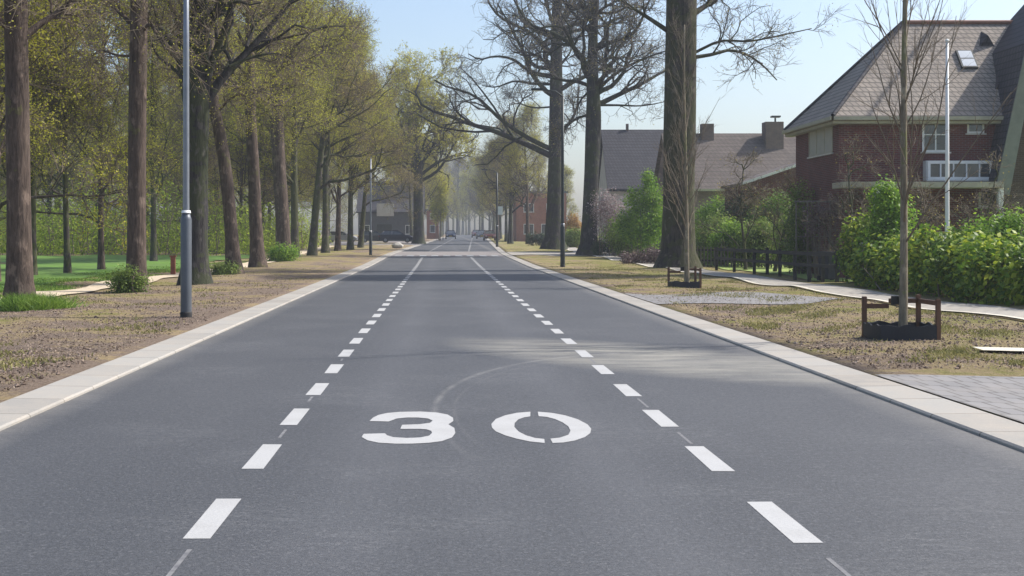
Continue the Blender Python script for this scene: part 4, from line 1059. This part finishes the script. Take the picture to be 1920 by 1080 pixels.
# ------------------------------------------------------------------ fence, trellis, gate things
fy = [56.2, 53.0, 50.0, 48.0, 46.4, 44.6, 43.2, 42.0, 40.8]
fx = [12.25, 12.3, 12.4, 12.4, 12.45, 12.5, 12.6, 12.7, 12.8]
fe = thing('garden_fence', 'low black post and rail fence along the garden lawn', 'fence', (12.4, 48, 0))
for x, y in zip(fx, fy):
    z = G(x, y); boxpart('post', M['wood_black'], fe, (x - 12.4 - .055, x - 12.4 + .055, y - 48 - .05, y - 48 + .05, z - .1, z + 1.02), bevel=0.008)
for zr, hh in ((0.86, 0.13), (0.48, 0.11)):
    ms = Mesh()
    for a in range(len(fy) - 1):
        x0, y0, x1, y1 = fx[a] - 12.4 - .075, fy[a] - 48, fx[a + 1] - 12.4 - .075, fy[a + 1] - 48
        z = G(12.4, 50)
        v = [(x0 - .018, y0, z + zr), (x1 - .018, y1, z + zr), (x1 + .018, y1, z + zr), (x0 + .018, y0, z + zr)]
        v += [(p[0], p[1], p[2] + hh) for p in v]
        ms.quads(v, [(0, 3, 2, 1), (4, 5, 6, 7), (0, 1, 5, 4), (1, 2, 6, 5), (2, 3, 7, 6), (3, 0, 4, 7)])
    link('rail', ms.build('rail', M['wood_black']), fe)
# rear dark low fence seen through it
f2 = thing('picket_fence', 'grey wire and picket fence at the back of the garden lawn', 'fence', (PX(1430, 60), 60, G(12, 60)))
boxpart('rail', M['wood_black'], f2, (-3.3, 3.6, -.03, .03, .25, .34), (-3.3, 3.6, -.03, .03, .75, .84))
ms = Mesh()
for q in range(44): box(ms, -3.3 + q * .16, -3.24 + q * .16, -.05, -.031, -.05, .95)
link('pickets', ms.build('pickets', M['wood_grey']), f2)
tr = thing('garden_trellis', 'tall thin dark trellis posts with wires between fence and laurel', 'trellis', (PX(1545, 46.5), 46.5, G(14, 46.5)))
for q in range(6): boxpart('post', M['wood_grey'], tr, (-1.05 + q * .42, -1.01 + q * .42, -.02, .02, -.05, 2.85))
boxpart('rail', M['wood_grey'], tr, (-1.1, 1.15, -.045, -.022, 2.78, 2.84), (-1.1, 1.15, -.045, -.022, 1.5, 1.53), (-1.1, 1.15, -.045, -.022, .4, .43))
pl = thing('gate_pillar', 'brown brick gate pillar under the laurel bush', 'pillar', (PX(1640, 38), 38, G(13, 38)))
boxpart('shaft', M['brick_pillar'], pl, (-.34, .10, -.2, .2, -.1, 1.25)); boxpart('cap', M['stone'], pl, (-.38, .14, -.24, .24, 1.25, 1.32), bevel=.01)
boxpart('panel', M['wood_black'], pl, (.103, .22, -.15, .15, -.05, 1.15)); boxpart('side_shaft', M['brick_pillar'], pl, (.223, .42, -.2, .2, -.1, 1.15))
bn = thing('wheelie_bin', 'dark navy wheelie bin between the black fence and laurel bush', 'bin', (PX(1556, 43.5), 43.5, G(13.4, 43.5)), 0.3)
ms = Mesh(); v = [(-.22, -.24, .08), (.22, -.24, .08), (.22, .24, .08), (-.22, .24, .08), (-.29, -.34, .98), (.29, -.34, .98), (.29, .34, .98), (-.29, .34, .98)]
ms.quads(v, [(0, 3, 2, 1), (4, 5, 6, 7), (0, 1, 5, 4), (1, 2, 6, 5), (2, 3, 7, 6), (3, 0, 4, 7)]); link('body', bevel_mesh(ms.build('body', M['bin']), .02), bn)
boxpart('lid', M['bin'], bn, (-.31, .31, -.37, .36, .985, 1.04), bevel=.02)
for s in (-1, 1): disc_tube('wheel', M['rubber'], bn, [(s * .23, .26, .1), (s * .29, .26, .1)], [.1, .1], 16)
fp = thing('flagpole', 'tall white flagpole in front of the brick house', 'flagpole', (PX(1776, 36), 36, G(14.4, 36)))
disc_tube('pole', M['white'], fp, [(0, 0, -.1), (0, 0, 3.5), (0, 0, 7.1)], [.065, .055, .04], 14); disc_tube('knob', M['white'], fp, [(0, 0, 7.09), (0, 0, 7.13), (0, 0, 7.18)], [.05, .065, .02], 12)
rp = thing('wooden_post', 'short red brown wooden post beside the left footpath', 'post', (PX(325, 50), 50, G(-10.6, 50)))
boxpart('shaft', M['rust'], rp, (-.10, .08, -.07, .07, -.1, .72), bevel=.012); boxpart('cap', M['rust'], rp, (-.14, .12, -.1, .1, .72, .78), bevel=.01)
bo = thing('boulder', 'pale rounded boulder on the left kerb side below the parked cars', 'boulder', (PX(746, 118), 118, G(-4, 118)))
bm = bmesh.new(); bmesh.ops.create_icosphere(bm, subdivisions=3, radius=1)
for v in bm.verts:
    n = 1 + .12 * math.sin(v.co.x * 5 + 1) * math.cos(v.co.y * 4) + .07 * math.sin(v.co.z * 9)
    v.co = Vector((v.co.x * .55 * n, v.co.y * .4 * n, v.co.z * .30 * n + .2))
me = bpy.data.meshes.new('stone'); bm.to_mesh(me); bm.free(); me.materials.append(M['stone']); me.shade_smooth(); link('stone', me, bo)

# ------------------------------------------------------------------ houses
def poly_prism(name, mat, parent, faces_v, faces):
    ms = Mesh()
    me = bpy.data.meshes.new(name); me.from_pydata([tuple(map(float, v)) for v in faces_v], [], faces); me.materials.append(mat); me.update()
    return link(name, me, parent)
def window(parent, x, y, z, wd, h, cols=2, rows=1, frame=None, glass=None, face='y', proud=0.03, fw=0.07, sill=True):
    """window centred x, bottom z on a wall plane at y facing -Y (or face='x': plane x=y facing -X, centred along Y at x)"""
    frame = frame or M['white']; glass = glass or M['glass']
    def bx(a0, a1, d0, d1, z0, z1): return (a0, a1, y - d1, y - d0, z0, z1) if face == 'y' else (y - d1, y - d0, a0, a1, z0, z1)
    a0, a1 = x - wd / 2, x + wd / 2
    bs = [bx(a0, a1, -.02, proud, z, z + fw), bx(a0, a1, -.02, proud, z + h - fw, z + h), bx(a0, a0 + fw, -.02, proud - .002, z + fw, z + h - fw), bx(a1 - fw, a1, -.02, proud - .002, z + fw, z + h - fw)]
    for c in range(1, cols):
        xx = a0 + wd * c / cols; bs.append(bx(xx - .025, xx + .025, -.02, proud - .005, z + fw, z + h - fw))
    for c in range(1, rows):
        zz = z + h * c / rows; bs.append(bx(a0 + fw, a1 - fw, -.02, proud - .008, zz - .02, zz + .02))
    w_ = boxpart('window', frame, parent, *bs)
    boxpart('pane', glass, w_, bx(a0 + fw * .8, a1 - fw * .8, -.01, .006, z + fw * .8, z + h - fw * .8))
    if sill: boxpart('sill', M['offwhite'], w_, bx(a0 - .06, a1 + .06, -.01, proud + .05, z - .055, z - .003))
    return w_
def roof_slab(pts, th=0.14):
    """pts: quad/tri outline (ccw from above); gives slab thickness downward"""
    n = len(pts); v = [tuple(p) for p in pts] + [(p[0], p[1], p[2] - th) for p in pts]
    f = [tuple(range(n)), tuple(range(2 * n - 1, n - 1, -1))] + [(i, i + n, (i + 1) % n + n, (i + 1) % n) for i in range(n)]
    return v, f

# main brick house, hipped roof
HY = 46.0
hx0, hx1 = 14.5, 26.3
hb_ = thing('brick_house', 'dark red brick house with a tall hipped tiled roof on the right', 'house', (hx0, HY, 0.02))
EZ = 5.95
boxpart('wall', M['brick_red'], hb_, (0, hx1 - hx0, 0, 5.6, -.3, EZ))
ez, rz_ = EZ - .08, 9.78
x0, x1_, y0, y1_ = -.35, hx1 - hx0 + .35, -.42, 6.0
rx0, rx1, ry = 3.35, hx1 - hx0 - 3.2, 2.8
v = [(x0, y0, ez), (x1_, y0, ez), (x1_, y1_, ez), (x0, y1_, ez), (rx0, ry, rz_), (rx1, ry, rz_)]
v += [(a, b, c - .16) for a, b, c in v[:4]]
rf = poly_prism('roof', M['tile_brown'], hb_, v, [(0, 1, 5, 4), (1, 2, 5), (2, 3, 4, 5), (3, 0, 4), (0, 6, 7, 1), (1, 7, 8, 2), (2, 8, 9, 3), (3, 9, 6, 0), (6, 9, 8, 7)])
ms = Mesh()
for a, b in (((rx0, ry, rz_ + .03), (rx1, ry, rz_ + .03)),):
    tubes(ms, np.array([resample([a, b], 12)]), np.full((1, 12), .09), 8)
hipm = Mesh()
for a, b in (((x0, y0, ez + .03), (rx0, ry, rz_ + .03)), ((x0, y1_, ez + .03), (rx0, ry, rz_ + .03))):
    tubes(hipm, np.array([resample([a, b], 12)]), np.full((1, 12), .08), 8)
link('hip_tiles', hipm.build('hip_tiles', M['tile_grey']), rf)
link('ridge_tiles', ms.build('ridge_tiles', simple('ridge_clay', (0.30, 0.15, 0.10), (0.2, 0.1, 0.07), 3, 0.8)), rf)
boxpart('gutter', M['fascia'], rf, (x0 - .08, x1_, y0 - .12, y0 - .004, ez - .14, ez - .01), (x0 - .12, x0 - .004, y0 - .12, y1_, ez - .14, ez - .01))
boxpart('soffit', M['fascia'], rf, (x0 + .02, x1_, y0 + .02, -.003, ez - .26, ez - .163), (x0 + .02, -.003, 0.0, y1_, ez - .26, ez - .163))
def wx(px, Y=HY): return PX(px, Y) - hx0
def wz(py, Y=HY): return PZ(py, Y) - .02
window(hb_, wx(1754), 0, wz(285), 0.98, 1.27, 2, 2)
window(hb_, wx(1829), 0, wz(250), 0.62, 0.62, 1, 1)
window(hb_, wx(1855, 45.9), 0, wz(388), 0.7, 0.55, 1, 1)
window(hb_, wx(1905), 0, wz(250), 0.62, 0.62, 1, 1)
# end wall window, blind drawn
window(hb_, 2.2, 0.0, wz(290, 48), 3.0, 1.35, 3, 1, frame=M['fascia'], glass=M['blind'], face='x')
# white glazed band over the canopy
window(hb_, wx(1792), -.35, wz(337, 45.6), 2.35, 0.68, 5, 1, proud=.05, fw=.1)
boxpart('bay', M['white'], hb_, (wx(1792) - 1.2, wx(1792) + 1.2, -.33, -.003, wz(337, 45.6) - .02, wz(301, 45.6)))
cn = boxpart('canopy', M['fascia'], hb_, (wx(1577, 44.6), wx(1878, 44.6), -1.6, -.36, wz(352, 44.5), wz(341, 44.5)), bevel=.01)
boxpart('column', M['white'], cn, (wx(1643, 44.6) - .09, wx(1643, 44.6) + .09, -1.5, -1.32, -.2, wz(352, 44.5) - .003))
boxpart('column', M['white'], cn, (wx(1875, 44.6) - .09, wx(1875, 44.6) + .09, -1.5, -1.32, -.2, wz(352, 44.5) - .003))
boxpart('door', M['wood_black'], hb_, (wx(1700) - .5, wx(1700) + .5, -.05, -.002, -.2, 2.1))
# roof windows, seated on the front slope
def slope_z(y): return ez + (rz_ - ez) * (y - y0) / (ry - y0)
def roofwin(px, py, wd, h, mat, lab):
    t = (PZ(py, 47.5) - .02 - ez) / (rz_ - ez); y = y0 + t * (ry - y0); Yw = HY + y
    xx = PX(px, Yw) - hx0
    an = math.atan2(rz_ - ez, ry - y0)
    fr = boxmesh('roof_window', M['dark_steel'], (-wd / 2, wd / 2, -h / 2, h / 2, -.02, .09), bevel=.008)
    o = link('roof_window', fr, rf); o.location = (xx, y, slope_z(y) + .0); o.rotation_euler = (an, 0, 0)
    boxpart('pane', mat, o, (-wd / 2 + .06, wd / 2 - .06, -h / 2 + .06, -.03, .0905, .098), (-wd / 2 + .06, wd / 2 - .06, .03, h / 2 - .06, .0905, .098))
roofwin(1812, 113, .62, .95, M['skyglass'], '')
def dorm(px, py):
    t = (PZ(py, 47.5) - .02 - ez) / (rz_ - ez); y = y0 + t * (ry - y0); xx = PX(px, HY + y) - hx0; z = slope_z(y)
    v = [(xx - .32, y, z - .05), (xx + .32, y, z - .05), (xx, y - .12, z + .38), (xx, y + .5, z + .62)]
    poly_prism('roof_vent', M['tile_grey'], rf, v, [(0, 1, 2), (1, 3, 2), (0, 2, 3), (0, 3, 1)])
dorm(1850, 82); dorm(1880, 172)

# near steep roofed neighbour at the right edge
ng = thing('gabled_house', 'brown brick gable with steep grey green verge board at the right edge', 'house', (23.6, 44.9, 0.02))
out = [(-3.6, -.3), (-3.6, 3.4), (-2.55, 8.3), (0, 11.2), (2.55, 8.3), (3.6, 3.4), (3.6, -.3)]
n = len(out); v = [(a, .35, b) for a, b in out] + [(a, 4.3, b) for a, b in out]
poly_prism('wall', M['brick_brown'], ng, v, [tuple(range(n)), tuple(range(2 * n - 1, n - 1, -1))] + [(i, i + n, (i + 1) % n + n, (i + 1) % n) for i in range(n)])
ro = [(-3.9, 3.1), (-2.75, 8.45), (0, 11.55), (2.75, 8.45), (3.9, 3.1)]; ri = [(-3.62, 3.1), (-2.57, 8.32), (0, 11.25), (2.57, 8.32), (3.62, 3.1)]
def band(name, mat, ya, yb, A, B, parent):
    n = len(A); v = [(a, ya, b) for a, b in A] + [(a, ya, b) for a, b in B] + [(a, yb, b) for a, b in A] + [(a, yb, b) for a, b in B]
    f = []
    for i in range(n - 1):
        f += [(i, i + n, i + n + 1, i + 1), (i + 2 * n, i + 1 + 2 * n, i + 1 + 3 * n, i + 3 * n), (i, i + 1, i + 1 + 2 * n, i + 2 * n), (i + n, i + 3 * n, i + 1 + 3 * n, i + 1 + n)]
    f += [(0, 2 * n, 3 * n, n), (n - 1, 2 * n - 1, 4 * n - 1, 3 * n - 1)]
    return poly_prism(name, mat, parent, v, f)
nrf = band('roof', M['tile_grey'], .0, 4.3, ro, ri, ng)
band('verge_board', simple('grey_green_board', (0.20, 0.22, 0.17), (0.14, 0.155, 0.12), 3, 0.6), -.06, -.003, [(a * 1.0, b) for a, b in ro], [(a * .935, b - .12) for a, b in ri], ng)
boxpart('door', M['wood_black'], ng, (-2.9, -1.9, .29, .347, -.2, 2.35))

# long roofed house behind the massive trunk
def long_house(name, label, Yf, pxl, pxr, ridge_py, eave_py, wallmat, roofmat, depth, zbase, group=None):
    X0, X1 = PX(pxl, Yf), PX(pxr, Yf); W = X1 - X0
    h = thing(name, label, 'house', (X0, Yf, zbase), 0, group)
    ze = PZ(eave_py, Yf) - zbase; Ym = Yf + depth / 2; zr = PZ(ridge_py, Ym) - zbase
    boxpart('wall', wallmat, h, (0.25, W - .25, .35, depth - .35, -.5, ze))
    v = [(0.25, .35, ze), (.25, depth - .35, ze), (.25, depth / 2, zr - .25), (W - .25, .35, ze), (W - .25, depth - .35, ze), (W - .25, depth / 2, zr - .25)]
    poly_prism('gable_wall', wallmat, h, v, [(0, 2, 1), (3, 4, 5), (0, 3, 5, 2), (1, 2, 5, 4)])
    v = [(0, 0, ze - .1), (W, 0, ze - .1), (W, depth / 2, zr), (0, depth / 2, zr), (W, depth, ze - .1), (0, depth, ze - .1)]
    v += [(a, b, c - .18) for a, b, c in v]
    r = poly_prism('roof', roofmat, h, v, [(0, 1, 2, 3), (3, 2, 4, 5), (6, 9, 8, 7), (9, 11, 10, 8), (0, 6, 7, 1), (5, 4, 10, 11), (0, 3, 9, 6), (3, 5, 11, 9), (1, 7, 8, 2), (2, 8, 10, 4)])
    return h, r, W, ze, zr
h2, r2_, W2, ze2, zr2 = long_house('tiled_house', 'long low house with worn brown tiled roof behind the massive trunk', 84, 1262, 1530, 250, 352, M['brick_pillar'], M['tile_far'], 9, G(20, 84))
boxpart('gutter', M['fascia'], r2_, (0, W2, -.12, -.003, ze2 - .22, ze2 - .08))
cxx = PX(1447, 88) - PX(1262, 84)
c1 = boxpart('chimney', M['brick_pillar'], r2_, (cxx - .62, cxx + .62, 3.2, 4.3, zr2 - 2.0, PZ(230, 88) - G(20, 84)))
boxpart('cowl', M['dark_steel'], c1, (cxx - .1, cxx + .5, 3.5, 4.0, PZ(221, 88) - G(20, 84), PZ(219, 88) - G(20, 84) + .04), (cxx + .1, cxx + .2, 3.6, 3.7, PZ(230, 88) - G(20, 84), PZ(222, 88) - G(20, 84)))
cxx = PX(1324, 88.5) - PX(1262, 84)
boxpart('chimney', M['brick_pillar'], r2_, (cxx - .42, cxx + .42, 3.9, 4.6, zr2 - 1.0, PZ(232, 88) - G(20, 84)))
window(h2, 3.2, .35, .9, 1.6, 1.2, 3); window(h2, 6.8, .35, .9, 1.2, 1.2, 2)
h3, r3_, W3, ze3, zr3 = long_house('grey_roof_house', 'house with a plain dark grey roof between the gnarled tree and massive trunk', 96, 1139, 1300, 243, 352, M['offwhite'], M['tile_grey'], 8, G(13, 96))
window(h3, 1.5, .35, .9, 1.4, 1.2, 2)
boxpart('chimney', M['brick_pillar'], r3_, (W3 * .32 - .1, W3 * .32 + .1, 3.9, 4.1, zr3 - .3, zr3 + .45))
# small gable with pale verge at left of the main house
h4 = thing('garage', 'small red brick outbuilding with a pale sloping roof edge beside the brick house', 'outbuilding', (PX(1455, 66), 66, G(16, 66)))
w4 = PX(1530, 66) - PX(1410, 66)
v = [(-w4 / 2, 0, -.3), (w4 / 2, 0, -.3), (w4 / 2, 0, PZ(305, 66) - .1), (-w4 / 2, 0, PZ(345, 66) - .1)]; v += [(a, 4.5, c) for a, b, c in v]
poly_prism('wall', M['brick_red'], h4, v, [(0, 1, 2, 3), (7, 6, 5, 4), (0, 3, 7, 4), (1, 5, 6, 2), (0, 4, 5, 1)])
za, zb = PZ(347, 66) - .05, PZ(303, 66) - .05
v, f = roof_slab([(-w4 / 2 - .2, -.15, za), (w4 / 2 + .1, -.15, zb), (w4 / 2 + .1, 4.6, zb), (-w4 / 2 - .2, 4.6, za)], .13); poly_prism('roof', M['tile_far'], h4, [(a, b, c + .06) for a, b, c in v], f)
v, f = roof_slab([(-w4 / 2 - .2, -.19, za), (w4 / 2 + .1, -.19, zb), (w4 / 2 + .1, -.153, zb), (-w4 / 2 - .2, -.153, za)], .14); poly_prism('verge_board', M['white'], h4, [(a, b, c + .08) for a, b, c in v], f)

# far red house right, far slate house left, terrace behind
def block(name, label, Yf, pxl, pxr, top_py, depth, wall, roofm, wins, zb, cap=.25):
    X0, X1 = PX(pxl, Yf), PX(pxr, Yf); W = X1 - X0; H = PZ(top_py, Yf) - zb
    h = thing(name, label, 'house', (X0, Yf, zb))
    boxpart('wall', wall, h, (0, W, 0, depth, -.5, H))
    boxpart('roof', roofm, h, (-.2, W + .2, -.2, depth + .2, H + .003, H + cap))
    for (a, z, ww, hh, c) in wins: window(h, a * W, 0, z, ww, hh, c)
    return h, W, H
block('red_house', 'red brick house with flat dark roof edge beyond the right verge trees', 172, 968, 1062, 362, 8, M['brick_orange'], M['slate'], [(.25, 1, 1.4, 1.4, 2), (.6, 1, 1.4, 1.4, 2), (.85, 1, 1.0, 1.4, 1), (.25, 4, 1.4, 1.2, 2), (.7, 4, 1.4, 1.2, 2)], G(12, 172))
h5, r5, W5, ze5, zr5 = long_house('slate_house', 'dark roofed house behind the parked cars on the left', 178, 668, 796, 340, 396, M['slate'], M['tile_grey'], 10, G(-8, 178))
boxpart('gable_front', M['offwhite'], h5, (W5 * .30, W5 * .55, -.02, .347, ze5 - .7, ze5 + 1.1)); boxpart('garage_door', M['dark_steel'], h5, (W5 * .30, W5 * .52, .28, .347, 0, 2.4))
window(h5, W5 * .8, .35, 1, 1.6, 1.3, 3); window(h5, W5 * .12, .35, 1, 1.4, 1.3, 2)
block('orange_house', 'narrow orange brick house near the vanishing point beside the stout trunk', 215, 800, 822, 395, 7, M['brick_orange'], M['slate'], [(.5, 1, .9, 1.3, 1), (.5, 3.3, .9, 1.0, 1)], G(-2, 215))

# ------------------------------------------------------------------ cars
def make_car(label, paint, group=None):
    g = thing('parked_car', label, 'car', (0, 0, 0), 0, group)
    # side profile (x forward), extruded over y with tumblehome
    low = [(-2.1, .32), (-2.12, .62), (-2.05, .92), (-1.2, .98), (.95, .98), (1.75, .86), (2.1, .68), (2.12, .34)]
    W = .88; sects = [(-1, .93), (-.86, 1.0), (.86, 1.0), (1, .93)]
    n = len(low); v = []
    for s, k in sects: v += [(x * k if abs(s) == 1 else x, s * W, z if abs(s) < 1 else z - .03 * (z > .5)) for x, z in low]
    f = []
    for a in range(3):
        for i in range(n):
            j = (i + 1) % n; f.append((a * n + i, a * n + j, (a + 1) * n + j, (a + 1) * n + i))
    f += [tuple(range(n - 1, -1, -1)), tuple(3 * n + i for i in range(n))]
    b = poly_prism('body', paint, g, v, f)
    cab = [(-1.95, .95), (-1.45, 1.42), (.15, 1.46), (1.0, .96)]
    v = [(x, -.80 if z < 1.2 else -.62, z) for x, z in cab] + [(x, .80 if z < 1.2 else .62, z) for x, z in cab]
    poly_prism('windows', M['glass'], g, v, [(0, 1, 2, 3), (7, 6, 5, 4), (0, 4, 5, 1), (1, 5, 6, 2), (2, 6, 7, 3), (0, 3, 7, 4)])
    rv = [(-1.5, -.64, 1.40), (.2, -.64, 1.44), (.2, .64, 1.44), (-1.5, .64, 1.40)]; v, f = roof_slab([(a, b, c + .05) for a, b, c in rv], .07)
    poly_prism('roof_panel', paint, g, v, f)
    for s in (-1, 1):
        for pa, pb in (((1.0, .8 * s, .97), (.15, .63 * s, 1.45)), ((-.55, .8 * s, .97), (-.6, .63 * s, 1.45)), ((-1.9, .8 * s, .97), (-1.45, .63 * s, 1.42))):
            disc_tube('pillar', paint, g, [pa, pb], [.035, .035], 6)
    
    for x in (-1.32, 1.32):
        for s in (-1, 1):
            w_ = disc_tube('wheel', M['rubber'], g, [(x, s * .72, .31), (x, s * .90, .31)] if s > 0 else [(x, s * .90, .31), (x, s * .72, .31)], [.31, .31], 20)
            disc_tube('rim', M['galv'], w_, [(x, s * .895, .31), (x, s * .912, .31)], [.19, .17], 14)
    for s in (-1, 1):
        boxpart('headlight', M['lens'], g, (2.06, 2.14, s * .62 - .16, s * .62 + .16, .60, .72), bevel=.01)
        boxpart('tail_light', M['tail'], g, (-2.13, -2.05, s * .66 - .12, s * .66 + .12, .68, .86), bevel=.01)
        boxpart('mirror', paint, g, (.62, .78, s * .93 - .07, s * .93 + .07, .98, 1.1), bevel=.02)
    boxpart('number_plate', M['plate'], g, (2.12, 2.14, -.26, .26, .42, .53)); boxpart('bumper', M['rubber'], g, (2.03, 2.13, -.7, .7, .30, .40))
    return g
def put(o, px, Y, rz, label=None):
    x = PX(px, Y); o.location = (x, Y, G(x, Y) + .02); o.rotation_euler = (0, 0, rz)
    if label: o['label'] = label
CG = 'cars parked beside the street'
car1 = make_car('dark blue car side on, right one of the pair before the slate house', M['car_navy'], CG); put(car1, 743, 152, 0.05)
car2 = make_car('grey car side on, left one of the pair before the slate house', M['car_grey'], CG); put(car2, 703, 158, 0.1)
car3 = make_car('dark car driving toward the camera far down the road', M['car_navy']); car3.name = 'car'
x = PX(845, 216); car3.location = (x, 216, float(zc(216)) + .005); car3.rotation_euler = (0, 0, R(-90)); car3['category'] = 'car'
car4 = make_car('silver blue car seen between slim trunks left of the slate house', M['car_silver'], CG); put(car4, 640, 160, 0.0)
car5 = make_car('maroon car parked nose on at the far right kerb', M['car_maroon'], CG); put(car5, 918, 185, R(-90))
def carcopy(src, px, Y, rz, label):
    x = PX(px, Y); return copy_tree(src, (x, Y, G(x, Y) + .02), rz, 1.0, label, group=CG)
carcopy(car2, 903, 212, R(-90), 'dark grey car parked behind the maroon car on the far right')
carcopy(car5, 893, 245, R(-90), 'small dark red car farthest down the right kerb')

# ------------------------------------------------------------------ haze
ms = Mesh(); box(ms, -260, 260, -14, 640, -1.3, 34)
hz = link('haze', ms.build('haze', None) if False else None)
bpy.data.objects.remove(hz)
me = bpy.data.meshes.new('haze')
vv = [(-260, -14, -1.3), (260, -14, -1.3), (260, 640, -1.3), (-260, 640, -1.3), (-260, -14, 34), (260, -14, 34), (260, 640, 34), (-260, 640, 34)]
me.from_pydata(vv, [], [(0, 3, 2, 1), (4, 5, 6, 7), (0, 1, 5, 4), (1, 2, 6, 5), (2, 3, 7, 6), (3, 0, 4, 7)]); me.update()
hm = bpy.data.materials.new('haze'); hm.use_nodes = True; n_ = hm.node_tree; n_.nodes.clear()
pv = n_.nodes.new('ShaderNodeVolumePrincipled'); pv.inputs['Color'].default_value = (0.80, 0.86, 0.95, 1); pv.inputs['Density'].default_value = 0.00065; pv.inputs['Anisotropy'].default_value = 0.2
ho = n_.nodes.new('ShaderNodeOutputMaterial'); n_.links.new(pv.outputs[0], ho.inputs['Volume'])
me.materials.append(hm); tag(link('haze', me), 'thin pale spring haze over the whole street', 'haze', kind='stuff')
